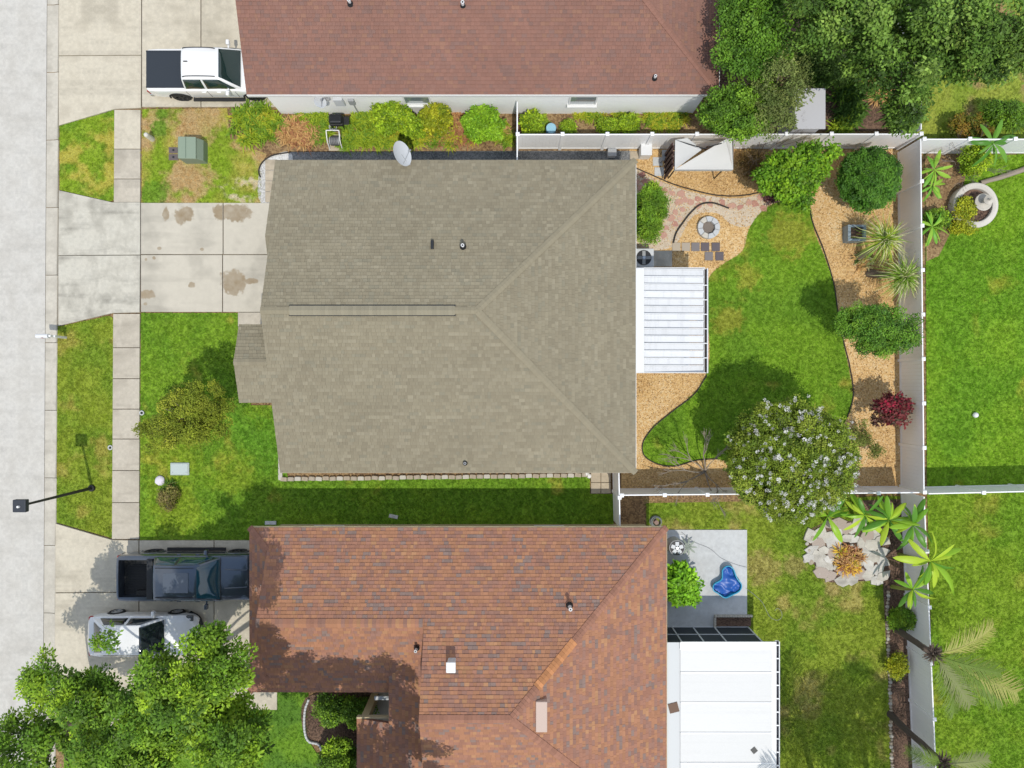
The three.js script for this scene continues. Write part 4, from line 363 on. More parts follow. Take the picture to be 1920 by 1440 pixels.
// ---------- street furniture and utilities
{ const [x, z] = G(173, 915), o = thing('street_lamp', 'black street lamp with square head leaning over the kerb', 'street lamp', [x, z]); add(o, 'pole', [new THREE.CylinderGeometry(0.045, 0.075, 4.5, 12).translate(0, 2.25, 0)], MT.black); add(o, 'base_plate', [cyl(0.16, 0.14, 0, 0.12, 0, 0, 16)], MT.black); const hd = add(o, 'lamp_head', [rbox(-0.25, 4.5, -0.24, 0.25, 4.72, 0.24, 0.03)], std([0.03, 0.035, 0.045], 0.5)); add(hd, 'photo_cell', cyl(0.05, 0.045, 4.72, 4.8, 0.0, 0.02, 12), MT.whitePaint); add(hd, 'diffuser', box(-0.2, 4.48, -0.19, 0.2, 4.5, 0.19), MT.paleGrey); }
{ const [x, z] = G(124, 633), o = thing('mailbox', 'white mailbox on a white post at the kerb', 'mailbox', [x, z]); add(o, 'post', rbox(-0.05, 0, -0.05, 0.05, 1.15, 0.05, 0.01, 1), MT.whitePaint); add(o, 'arm', rbox(-0.55, 0.86, -0.05, 0.12, 0.95, 0.05, 0.01, 1), MT.whitePaint); add(o, 'brace', tube([[0, 0.5, 0], [-0.15, 0.68, 0], [-0.35, 0.87, 0]], 0.03), MT.whitePaint); const s = new THREE.Shape(); s.moveTo(-0.085, 0); s.lineTo(0.085, 0); s.lineTo(0.085, 0.12); s.absarc(0, 0.12, 0.085, 0, Math.PI, false); s.lineTo(-0.085, 0); const b = add(o, 'box', new THREE.ExtrudeGeometry(s, { depth: 0.5, bevelEnabled: true, bevelSize: 0.006, bevelThickness: 0.006 }).rotateY(-Math.PI / 2).translate(-0.1, 0.95, 0), MT.whiteMetal); add(b, 'door', box(-0.625, 0.96, -0.075, -0.61, 1.13, 0.075), MT.paleGrey); add(b, 'flag', box(-0.35, 1.0, 0.092, -0.3, 1.2, 0.1), std([0.4, 0.02, 0.02], 0.5)); }
{ const o = thing('transformer_box', 'pale green metal transformer box on the dry lawn', 'utility box', G(369, 288)), m = std([0.2, 0.255, 0.19], 0.55), s = new THREE.Shape([[-0.5, 0], [0.52, 0], [0.52, 0.5], [0.3, 0.78], [-0.5, 0.84]].map(p => new THREE.Vector2(...p))); add(o, 'cabinet', new THREE.ExtrudeGeometry(s, { depth: 0.96, bevelEnabled: true, bevelSize: 0.03, bevelThickness: 0.03, bevelSegments: 2 }).translate(0, 0, -0.48), m); add(o, 'lid', [rbox(-0.55, 0.842, -0.53, 0.28, 0.90, 0.53, 0.02).rotateZ(-0.07)], std([0.23, 0.29, 0.215], 0.5)); add(o, 'seam', box(-0.14, 0.88, -0.5, -0.125, 0.93, 0.5), std([0.12, 0.17, 0.13], 0.6)); add(o, 'base_pad', box(-0.5, -0.02, -0.5, 0.53, 0.02, 0.5), MT.rock); o.scale.setScalar(0.9); }
[['upper brown meter pit lid left of the green transformer', 282], ['lower brown meter pit lid left of the green transformer', 295]].forEach(([l, y]) => { const o = thing('meter_lid', l, 'pit lid', G(326, y), 0, 'meter pit lids'); add(o, 'rim', rbox(-0.22, -0.01, -0.14, 0.22, 0.035, 0.14, 0.015), std([0.16, 0.12, 0.11], 0.8)); add(o, 'plate', rbox(-0.18, 0.036, -0.1, 0.18, 0.045, 0.1, 0.004, 1), std([0.12, 0.1, 0.1], 0.8)); add(o, 'eye', cyl(0.05, 0.05, 0.046, 0.055, 0, 0, 10), MT.darkMetal); });
{ const o = thing('utility_pedestal', 'short white utility pedestal on the dry lawn by the pavement', 'pedestal', G(286, 261)); add(o, 'tube', [new THREE.CylinderGeometry(0.1, 0.12, 0.55, 16).translate(0, 0.27, 0)], std([0.62, 0.58, 0.5], 0.6)); add(o, 'cap', new THREE.SphereGeometry(0.105, 16, 8, 0, 6.283, 0, 1.57).translate(0, 0.545, 0), std([0.6, 0.58, 0.52], 0.6)); }
{ const o = thing('vault_cover', 'pale green rectangular utility cover on the front lawn', 'utility cover', G(338, 879)); add(o, 'frame', rbox(-0.42, -0.01, -0.28, 0.42, 0.07, 0.28, 0.03), std([0.4, 0.46, 0.44], 0.6)); add(o, 'lid', rbox(-0.37, 0.071, -0.23, 0.37, 0.09, 0.23, 0.008, 1), std([0.45, 0.52, 0.5], 0.55)); for (const x of [-0.3, 0.3]) add(o, 'bolt', cyl(0.025, 0.025, 0.09, 0.1, x, 0.15, 8), MT.steel); }
[[267, 774, 'small white sprinkler ring beside the yellowish tree'], [208, 839, 'small white sprinkler ring at the edge of the street lamp strip']].forEach(([x, y, l]) => { const o = thing('sprinkler_ring', l, 'sprinkler', G(x, y), 0, 'lawn sprinklers'); add(o, 'collar', new THREE.TorusGeometry(0.085, 0.03, 6, 18).rotateX(Math.PI / 2).translate(0, 0.06, 0), MT.pad); add(o, 'head', cyl(0.03, 0.03, 0, 0.08, 0, 0, 10), MT.black); });
{ const o = tag(add(scene, 'ball', new THREE.SphereGeometry(0.12, 20, 14), MT.whitePaint), 'white ball lying on the far lawn', 'ball'); const p = G(1826, 778); o.position.set(p[0], 0.12, p[1]); }
{ const o = tag(add(scene, 'downspout_block', slabGeo(rect(-0.2, -0.08, 0.2, 0.08), -0.01, 0.07, 0.015), MT.pad), 'small pale splash block on the shaded side lawn', 'splash block'), p = G(738, 968); o.position.set(p[0], 0, p[1]); o.rotation.y = -0.2; }
{ const o = tag(add(scene, 'downspout_block', slabGeo(rect(-0.25, -0.08, 0.25, 0.08), -0.01, 0.07, 0.015), MT.pad), 'pale splash block at the front corner of the orange roofed house', 'splash block'), p = G(508, 980); o.position.set(p[0], 0, p[1]); }
// ---------- patio behind the orange roofed house
structure('patio', slabGeo(gr(1246, 993, 1400, 1176), -0.03, 0.06), MT.pad, 'pale grey concrete patio behind the orange roofed house');
{ const o = thing('screen_porch', 'screened porch with white panel roof behind the orange roofed house', 'screen porch', [8.6, 14.5]), x0 = 6.5, x1 = 10.86, z0 = 10.62, n = 7, hr = x => 2.58 - 0.02 * (x - x0); // world metres
  const al = std([0.6, 0.63, 0.66], 0.45), pmat = [grimy([0.66, 0.66, 0.65], 0.6, 351, 0.05), grimy([0.635, 0.635, 0.625], 0.6, 361, 0.05)];
  for (let k = 0; k < n; k++) { const a = z0 + k * 1.24; addW(o, 'roof_panel', [box(x0 + 0.42, 2.46, a + 0.002, x1 - 0.2, 2.52, a + 1.238)], pmat[k % 2]); addW(o, 'panel_seam', rbox(x0 + 0.42, 2.52, a - 0.035, x1 - 0.2, 2.55, a + 0.035, 0.01, 1), MT.whiteMetal); }
  addW(o, 'roof_border', [box(x1 - 0.2, 2.45, z0 - 0.02, x1, 2.535, z0 + n * 1.24), box(x0 + 0.4, 2.523, z0, x1 - 0.2, 2.54, z0 + 0.3)], MT.whiteMetal);
  addW(o, 'roof_strip', box(x0 - 0.3, 2.43, z0 + 0.02, x0 + 0.42, 2.475, z0 + n * 1.24), std([0.5, 0.52, 0.53], 0.5));
  addW(o, 'gutter', [box(x1, 2.36, z0 - 0.02, x1 + 0.02, 2.5, z0 + n * 1.24), box(x1 + 0.13, 2.36, z0 - 0.02, x1 + 0.16, 2.5, z0 + n * 1.24), box(x1, 2.34, z0 - 0.02, x1 + 0.16, 2.36, z0 + n * 1.24)], MT.whiteMetal); addW(o, 'gutter_dark_fill', box(x1 + 0.021, 2.361, z0, x1 + 0.129, 2.38, z0 + n * 1.24), std([0.04, 0.04, 0.05], 1));  // near-black fill on the floor of the porch gutter
  for (let k = 0; k < 14; k++) addW(o, 'gutter_strap', box(x1 + 0.02, 2.5, z0 + 0.55 * k + 0.1, x1 + 0.15, 2.508, z0 + 0.55 * k + 0.15), MT.whiteMetal);
  const mesh = std([0.03, 0.04, 0.05], 0.7), zs = 10.83, xs = [6.5, 7.12, 8.05, 9.0, 10.5];
  xs.forEach(x => addW(o, 'post', box(x - 0.03, 0, zs - 0.03, x + 0.03, 2.44, zs + 0.03), al)); addW(o, 'sill_rail', box(6.53, 0.02, zs - 0.025, 10.47, 0.12, zs + 0.025), al); addW(o, 'mid_rail', box(6.53, 1.0, zs - 0.022, 10.47, 1.05, zs + 0.022), al); addW(o, 'top_rail', box(6.53, 2.36, zs - 0.025, 10.47, 2.44, zs + 0.025), al);
  xs.slice(0, -1).forEach((x, k) => addW(o, 'screen_panel', box(x + 0.03, 0.12, zs - 0.003, xs[k + 1] - 0.03, 1.0, zs + 0.003), mesh)); xs.slice(0, -1).forEach((x, k) => addW(o, 'screen_panel', box(x + 0.03, 1.05, zs - 0.003, xs[k + 1] - 0.03, 2.36, zs + 0.003), mesh));
  for (let k = 0; k < 7; k++) { addW(o, 'post', box(10.47, 0, zs + 0.04 + (k + 1) * 1.2, 10.53, 2.44, zs + 0.1 + (k + 1) * 1.2), al); addW(o, 'screen_panel', box(10.497, 0.05, zs + 0.1 + k * 1.2, 10.503, 2.4, zs + 0.04 + (k + 1) * 1.2), mesh); }
  addW(o, 'floor_slab', box(6.0, -0.03, zs + 0.05, 10.5, 0.05, 19), MT.pad);
}
{ const o = tag(add(scene, 'roof_tile', rbox(-0.2, 0, -0.2, 0.2, 0.03, 0.2, 0.008, 1), std([0.16, 0.1, 0.07], 0.9)), 'loose brown shingle lying on the grey strip of the porch roof', 'shingle'), p = G(1263, 1327, 2.49); o.position.set(p[0], 2.476, p[1]); o.rotation.y = 0.25; const q = tag(add(scene, 'leaf_scrap', rbox(-0.11, 0, -0.11, 0.11, 0.02, 0.11, 0.006, 1), MT.darkMetal), 'small dark square scrap on the white porch roof', 'scrap'), c = G(1414, 1407, 2.53); q.position.set(c[0], 2.521, c[1]); q.rotation.y = 0.7; }
{ const o = thing('air_conditioner', 'grey air conditioner at the upper corner of the patio', 'air conditioner', G(1262, 1020)); add(o, 'cabinet', new THREE.CylinderGeometry(0.34, 0.36, 0.7, 28).translate(0, 0.42, 0), MT.grey); add(o, 'base_pad', box(-0.45, -0.01, -0.42, 0.45, 0.075, 0.42), MT.paleGrey); const f = add(o, 'fan_grille', cyl(0.31, 0.31, 0.771, 0.785, 0, 0, 26), MT.black); for (let k = 0; k < 5; k++) add(f, 'fan_blade', rbox(0.04, 0.786, -0.08, 0.27, 0.796, 0.08, 0.004, 1).rotateY(k * 1.257 + 0.3), MT.paleGrey); add(f, 'fan_hub', cyl(0.07, 0.06, 0.786, 0.82, 0, 0, 14), MT.steel); }
{ const o = thing('hose_pot', 'coiled garden hose on a stand at the corner of the orange roof', 'hose', G(1228, 977)); add(o, 'coil', Array.from({ length: 6 }, (_, k) => new THREE.TorusGeometry(0.24 - 0.02 * (k % 3), 0.018, 6, 26).rotateX(Math.PI / 2 + 0.1 * (k % 2)).translate(0.01 * k, 0.05 + 0.035 * k, 0)), std([0.2, 0.22, 0.22], 0.6)); add(o, 'stand', [cyl(0.12, 0.06, 0, 0.06, 0, 0, 14), cyl(0.05, 0.05, 0.05, 0.34, 0, 0, 10), cyl(0.1, 0.1, 0.34, 0.37, 0, 0, 14)], std([0.25, 0.16, 0.13], 0.7)); }
{ const pts = [[1277, 997], [1300, 1015], [1330, 1028], [1352, 1046], [1380, 1058], [1399, 1063]]; tag(add(scene, 'garden_hose', tube(GP(pts).map(p => [p[0], 0.075, p[1]]), 0.012, 5, 40), MT.grey), 'thin grey hose lying across the patio', 'hose'); }
{ // blue paddling pool with a crumpled liner
  const o = thing('paddling_pool', 'blue plastic paddling pool on the patio', 'paddling pool', G(1360, 1091), 0, null, 0.06), out = smooth([[-0.42, 0.42], [-0.62, 0.28], [-0.6, 0.05], [-0.25, -0.2], [-0.2, -0.62], [0.0, -0.78], [0.22, -0.7], [0.42, -0.25], [0.62, 0.05], [0.55, 0.3], [0.2, 0.5], [-0.1, 0.62]], 5), c = new THREE.CatmullRomCurve3(out.map(p => new THREE.Vector3(p[0], 0.24, p[1])), true);
  const wall = [], idx = [], M = out.length; for (const [k, h] of [[0.9, 0], [0.97, 0.12], [1, 0.24]]) out.forEach(p => wall.push(p[0] * k, h, p[1] * k)); for (let j = 0; j < 2; j++) for (let i = 0; i < M; i++) { const a = j * M + i, b = j * M + (i + 1) % M; idx.push(a, b, a + M, b, b + M, a + M); } const wg = new THREE.BufferGeometry(); wg.setAttribute('position', new THREE.Float32BufferAttribute(wall, 3)); wg.setIndex(idx); wg.computeVertexNormals();
  const blue = phy([0.015, 0.12, 0.36], 0.3, { side: THREE.DoubleSide }), cyan = phy([0.02, 0.3, 0.5], 0.3, { side: THREE.DoubleSide }); add(o, 'wall', wg, cyan); add(o, 'rim', new THREE.TubeGeometry(c, 80, 0.03, 6, true), cyan);
  const pg = new THREE.PlaneGeometry(1.25, 1.4, 30, 34).rotateX(-Math.PI / 2), P = pg.attributes.position, keep = []; for (let i = 0; i < P.count; i++) { const x = P.getX(i), z = P.getZ(i); P.setY(i, 0.05 + 0.24 * Math.pow(Math.abs(fbm(x * 2.4 + 3, z * 2.4, 2, 15) - 0.5) * 2, 0.8)); } const ix = pg.index.array; for (let i = 0; i < ix.length; i += 3) if ([0, 1, 2].every(k => inside(out.map(p => [p[0] * 0.95, p[1] * 0.95]), P.getX(ix[i + k]), P.getZ(ix[i + k])))) keep.push(ix[i], ix[i + 1], ix[i + 2]); pg.setIndex(keep); pg.computeVertexNormals(); add(o, 'liner', pg, phy([0.02, 0.1, 0.4], 0.4, { side: THREE.DoubleSide })); add(o, 'floor', flat(out.map(p => [p[0] * 0.89, p[1] * 0.89]), 0.012), blue);
}
{ const o = thing('planter_bed', 'low brick edged planter bed beside the screened porch', 'planter', G(1375, 1164)); const r = rng(3); add(o, 'soil', box(-0.8, 0, -0.2, 0.75, 0.1, 0.2), MT.mulch).position.y = 0.03; for (let k = 0; k < 15; k++) { const b = add(o, 'brick', rbox(-0.05, 0, -0.045, 0.05, 0.14, 0.045, 0.01, 1), [MT.kerb, MT.rock][k % 2]); b.position.set(-0.82 + k * 0.112, 0.06, -0.26); } for (let k = 0; k < 4; k++) { const b = add(o, 'brick', rbox(-0.045, 0, -0.05, 0.045, 0.14, 0.05, 0.01, 1), MT.rock); b.position.set(-0.86, 0.06, -0.15 + k * 0.112); } }
{ const g = tube([[0, 0.02, -0.1], [0.12, 0.03, -0.2], [0.28, 0.03, -0.05], [0.3, 0.03, 0.2], [0.1, 0.03, 0.33], [-0.2, 0.03, 0.2], [-0.6, 0.03, -0.5], [-1.3, 0.03, -1.1]], 0.007, 5, 50), o = tag(add(scene, 'garden_hose', g, MT.grey), 'thin loose cable curled on the yellow green lawn', 'cable'), p = G(1452, 1148); o.position.set(p[0], 0.04, p[1]); }
{ // bed of split stones round the dead plant
  const o = thing('stone_bed', 'bed of flat pale broken stones around the withered plant', 'stone bed', G(1590, 1040)), b = off(o), r = rng(12), poly = GP([[1510, 1040], [1522, 990], [1560, 972], [1650, 985], [1660, 1088], [1555, 1092]]), bb = bounds(poly), pts = [];
  addW(o, 'soil', flat(poly, 0.022), MT.mulch); for (let k = 0; k < 3000 && pts.length < 60; k++) { const x = lerp(bb[0], bb[2], r()), z = lerp(bb[1], bb[3], r()); if (inside(poly, x, z) && pts.every(p => Math.hypot(p[0] - x, p[1] - z) > 0.34)) pts.push([x, z]); }
  const ms = [MT.rock, concrete([0.6, 0.58, 0.54], 0.3, 95, 3), std([0.4, 0.33, 0.28], 0.9)]; for (const [x, z] of pts) { const n = 5 + Math.floor(r() * 3), a0 = r() * 6, P = []; for (let k = 0; k < n; k++) { const a = a0 - k / n * 6.28, d = 0.2 + r() * 0.24; P.push([x + Math.cos(a) * d, z + Math.sin(a) * d * 0.85]); } addW(o, 'stone', slabGeo(P, 0.0, 0.06 + r() * 0.05, 0.012), ms[Math.floor(r() * 2.6)]); }
  for (let k = 0; k < 12; k++) { const p = G(1512 + (k < 7 ? k * 1.2 : 8 + (k - 7) * 8), k < 7 ? 1050 - k * 9 : 1055 + (k - 7) * 8); const m = add(o, 'border_stone', rockGeo(0.08 + 0.07 * hash(k, 5), k + 20, 0.6), [MT.rock, edA, edB][k % 3]); m.position.set(p[0] - b.x + 0.2 * (hash(k, 6) - 0.5), 0.05, p[1] - b.z + 0.2 * (hash(k, 7) - 0.5)); }
}
{ const pts = [[1664, 1110], [1663, 1180], [1666, 1250], [1669, 1330], [1672, 1440]]; const o = thing('bed_edging', 'row of small pale stones edging the palm bed', 'edging', G(1666, 1270)), b = off(o), c = new THREE.CatmullRomCurve3(GP(pts).map(p => new THREE.Vector3(p[0], 0, p[1]))); const g = [rockGeo(0.08, 31, 0.8), rockGeo(0.09, 32, 0.8), rockGeo(0.07, 33, 0.8)]; for (let k = 0; k < 50; k++) { const p = c.getPointAt(k / 49), m = add(o, 'edging_stone', g[k % 3], [edA, MT.rock, edB][k % 3]); m.position.set(p.x - b.x + 0.08 * (hash(k, 8) - 0.5), 0.03, p.z - b.z); m.rotation.y = k; } }
{ const pts = [[579, 1312], [573, 1330], [573, 1372], [580, 1388], [598, 1394], [603, 1402], [603, 1440]]; const o = thing('bed_edging', 'row of scalloped white stones edging the courtyard bed', 'edging', G(575, 1360)), b = off(o), c = new THREE.CatmullRomCurve3(GP(pts).map(p => new THREE.Vector3(p[0], 0, p[1]))), g = rbox(-0.07, 0, -0.05, 0.07, 0.13, 0.05, 0.03); for (let k = 0; k < 26; k++) { const p = c.getPointAt(k / 25), t = c.getTangentAt(k / 25), m = add(o, 'edging_stone', g, MT.pad); m.position.set(p.x - b.x, 0.01, p.z - b.z); m.rotation.y = Math.atan2(-t.z, t.x); } }
// ---------- vehicles
function loft(secs, crease = 0.6) { // secs: { x, p: half outline [y, z] from the bottom outwards and up to the middle of the top }
  const rings = secs.map(s => [...s.p.map(([y, z]) => [s.x, y, z]), ...s.p.slice().reverse().filter(q => q[1] > 1e-4).map(([y, z]) => [s.x, y, -z])]), n = rings[0].length, pos = [], idx = [];
  rings.forEach(r => r.forEach(p => pos.push(...p))); for (let i = 0; i + 1 < rings.length; i++) for (let j = 0; j < n; j++) { const a = i * n + j, b = i * n + (j + 1) % n; idx.push(a, a + n, b, b, a + n, b + n); }
  for (let j = 1; j + 1 < n; j++) { idx.push(0, j, j + 1); const e = (rings.length - 1) * n; idx.push(e, e + j + 1, e + j); }
  const g = new THREE.BufferGeometry(); g.setAttribute('position', new THREE.Float32BufferAttribute(pos, 3)); g.setIndex(idx); g.computeVertexNormals(); { const nn = g.attributes.normal; let s = 0; const p = g.attributes.position; for (let i = 0; i < p.count; i++) s += p.getZ(i) * nn.getZ(i); if (s < 0) { const a = g.index.array; for (let i = 0; i < a.length; i += 3) { const q = a[i + 1]; a[i + 1] = a[i + 2]; a[i + 2] = q; } } }
  return toCreasedNormals(g, crease);
}
const ev = new Evaluator(); ev.useGroups = false;
function cut(geo, tools) { const prep = g => { g = g.clone(); if (!g.attributes.uv) g.setAttribute('uv', new THREE.BufferAttribute(new Float32Array(g.attributes.position.count * 2), 2)); return g; }; let a = new Brush(prep(geo)); a.updateMatrixWorld(); for (const t of tools) { const b = new Brush(prep(t)); b.updateMatrixWorld(); a = ev.evaluate(a, b, SUBTRACTION); } return toCreasedNormals(a.geometry, 0.6); }
const tyreG = R => new THREE.LatheGeometry([[R * 0.62, -0.11], [R * 0.9, -0.125], [R * 0.985, -0.1], [R, -0.05], [R, 0.05], [R * 0.985, 0.1], [R * 0.9, 0.125], [R * 0.62, 0.11]].map(p => new THREE.Vector2(...p)), 28).rotateX(Math.PI / 2);
function wheels(car, wb, tr, R, rimMat) { const tg = tyreG(R), spokes = []; for (let k = 0; k < 6; k++) spokes.push(rbox(-0.035, 0.04, 0.06, 0.035, R * 0.63, 0.1, 0.01, 1).rotateZ(k * 1.0472)); const rg = join([new THREE.CylinderGeometry(R * 0.64, R * 0.64, 0.16, 28, 1, true).rotateX(Math.PI / 2), new THREE.TorusGeometry(R * 0.62, 0.018, 6, 28).translate(0, 0, 0.1), cyl(0.07, 0.07, 0.03, 0.11, 0, 0, 14).rotateX(Math.PI / 2), ...spokes]), dg = new THREE.CylinderGeometry(R * 0.63, R * 0.63, 0.04, 24).rotateX(Math.PI / 2);
  for (const x of [-wb / 2, wb / 2]) for (const s of [1, -1]) { const w = new THREE.Group(); w.name = 'wheel'; w.position.set(x, R, s * tr); w.rotation.y = s < 0 ? Math.PI : 0; car.add(w); add(w, 'tyre', tg, MT.rubber); add(w, 'rim', rg, rimMat); add(w, 'brake_disc', dg, MT.darkMetal); } }
function panel(p, ins = [0.06, 0.06, 0.06, 0.06], outw = 0.008) { // glass laid on a four-cornered face: corners in order, insets as shares of each side
  const [a, b, c, d] = p.map(V3), q = (u, v) => a.clone().multiplyScalar((1 - u) * (1 - v)).addScaledVector(b, u * (1 - v)).addScaledVector(c, u * v).addScaledVector(d, (1 - u) * v), n = b.clone().sub(a).cross(d.clone().sub(a)).normalize(), N = 6, pos = [], idx = [];
  for (let j = 0; j <= N; j++) for (let i = 0; i <= N; i++) { const u = lerp(ins[0], 1 - ins[1], i / N), v = lerp(ins[2], 1 - ins[3], j / N), w = q(u, v).addScaledVector(n, outw + 0.03 * (1 - (2 * i / N - 1) ** 2) * (1 - (2 * j / N - 1) ** 2)); pos.push(w.x, w.y, w.z); }
  for (let j = 0; j < N; j++) for (let i = 0; i < N; i++) { const k = j * (N + 1) + i; idx.push(k, k + 1, k + N + 2, k, k + N + 2, k + N + 1); } const base = pos.length / 3; const rim = []; for (let i = 0; i < N; i++) rim.push(i); for (let j = 0; j < N; j++) rim.push(j * (N + 1) + N); for (let i = N; i > 0; i--) rim.push(N * (N + 1) + i); for (let j = N; j > 0; j--) rim.push(j * (N + 1)); rim.forEach(k => { pos.push(pos[k * 3] - n.x * 0.03, pos[k * 3 + 1] - n.y * 0.03, pos[k * 3 + 2] - n.z * 0.03); }); rim.forEach((k, i) => { const k2 = rim[(i + 1) % rim.length], a0 = base + i, b0 = base + (i + 1) % rim.length; idx.push(k, a0, k2, k2, a0, b0); });
  const g = new THREE.BufferGeometry(); g.setAttribute('position', new THREE.Float32BufferAttribute(pos, 3)); g.setIndex(idx); g.computeVertexNormals(); return g;
}
function cabin(car, { xb0, xr0, xr1, xb1, yb, yr, wb, wr, div }, paint, glass) { // xb: foot of rear and front glass, xr: roof ends
  const sec = (x, top, k) => { const f = clamp((top - yb) / (yr - yb)), w = lerp(wb, wr, f); return { x, p: [[yb - 0.12, wb * 0.97 * k], [yb, wb * k], [lerp(yb, top, 0.55), lerp(wb, w, 0.5) * k + 0.006], [top - 0.05 * f, (w + 0.02) * k], [top - 0.012 * f, (w - 0.07 * f) * k], [top + 0.012 * f, w * 0.5 * k], [top + 0.02 * f, 0]] }; };
  const S = [sec(xb0, yb + 0.01, 0.97), sec(lerp(xb0, xr0, 0.85), lerp(yb, yr, 0.88), 1), sec(xr0 + 0.08, yr - 0.01, 1), sec(lerp(xr0, xr1, 0.5), yr + 0.01, 1), sec(xr1 - 0.1, yr - 0.02, 1), sec(lerp(xb1, xr1, 0.85), lerp(yb, yr, 0.86), 1), sec(xb1, yb + 0.01, 0.96)];
  add(car, 'cabin', loft(S, 0.5), paint);
  add(car, 'windshield', panel([[xb1, yb + 0.02, wb * 0.95], [xb1, yb + 0.02, -wb * 0.95], [xr1 - 0.02, yr - 0.02, -wr * 0.95], [xr1 - 0.02, yr - 0.02, wr * 0.95]], [0.02, 0.02, 0.02, 0.03], 0.034), glass);
  add(car, 'rear_window', panel([[xb0, yb + 0.02, -wb * 0.95], [xb0, yb + 0.02, wb * 0.95], [xr0 + 0.02, yr - 0.02, wr * 0.95], [xr0 + 0.02, yr - 0.02, -wr * 0.95]], [0.07, 0.07, 0.1, 0.1], 0.03), glass);
  const cuts = [xr0, ...div, xr1]; for (const s of [1, -1]) for (let k = 0; k + 1 < cuts.length; k++) { const a = cuts[k], b = cuts[k + 1], la = k === 0 ? lerp(xb0, xr0, 0.35) : a, lb = k + 2 === cuts.length ? lerp(xb1, xr1, 0.18) : b; const P = [[la, yb + 0.03, s * (wb + 0.012)], [lb, yb + 0.03, s * (wb + 0.012)], [b, yr - 0.07, s * (wr + 0.03)], [a, yr - 0.07, s * (wr + 0.03)]]; add(car, 'side_window', panel(s > 0 ? P : [P[1], P[0], P[3], P[2]], [0.05, 0.05, 0.04, 0.06], 0.006), glass); }
}
function bodySec(x, yb, belt, top, w, tw = 0.9, flare = 0) { return { x, p: [[yb, 0.0], [yb, w * 0.86], [yb + 0.1, w * 0.98 + flare], [lerp(yb, belt, 0.55), w + flare], [belt - 0.08, w], [belt, w * 0.975], [belt + (top - belt) * 0.6, w * tw], [top, w * tw * 0.75], [top + 0.015, 0]] }; }
function mirrors(car, x, y, w, m) { for (const s of [1, -1]) { const p = add(car, 'side_mirror', [rbox(x - 0.07, y, s > 0 ? w + 0.08 : -w - 0.3, x + 0.07, y + 0.2, s > 0 ? w + 0.3 : -w - 0.08, 0.04), box(x - 0.03, y + 0.03, s > 0 ? w - 0.05 : -w - 0.1, x + 0.03, y + 0.07, s > 0 ? w + 0.1 : -w + 0.05)], m); add(p, 'mirror_glass', box(x - 0.074, y + 0.03, s > 0 ? w + 0.11 : -w - 0.27, x - 0.07, y + 0.17, s > 0 ? w + 0.27 : -w - 0.11), MT.steel); } }
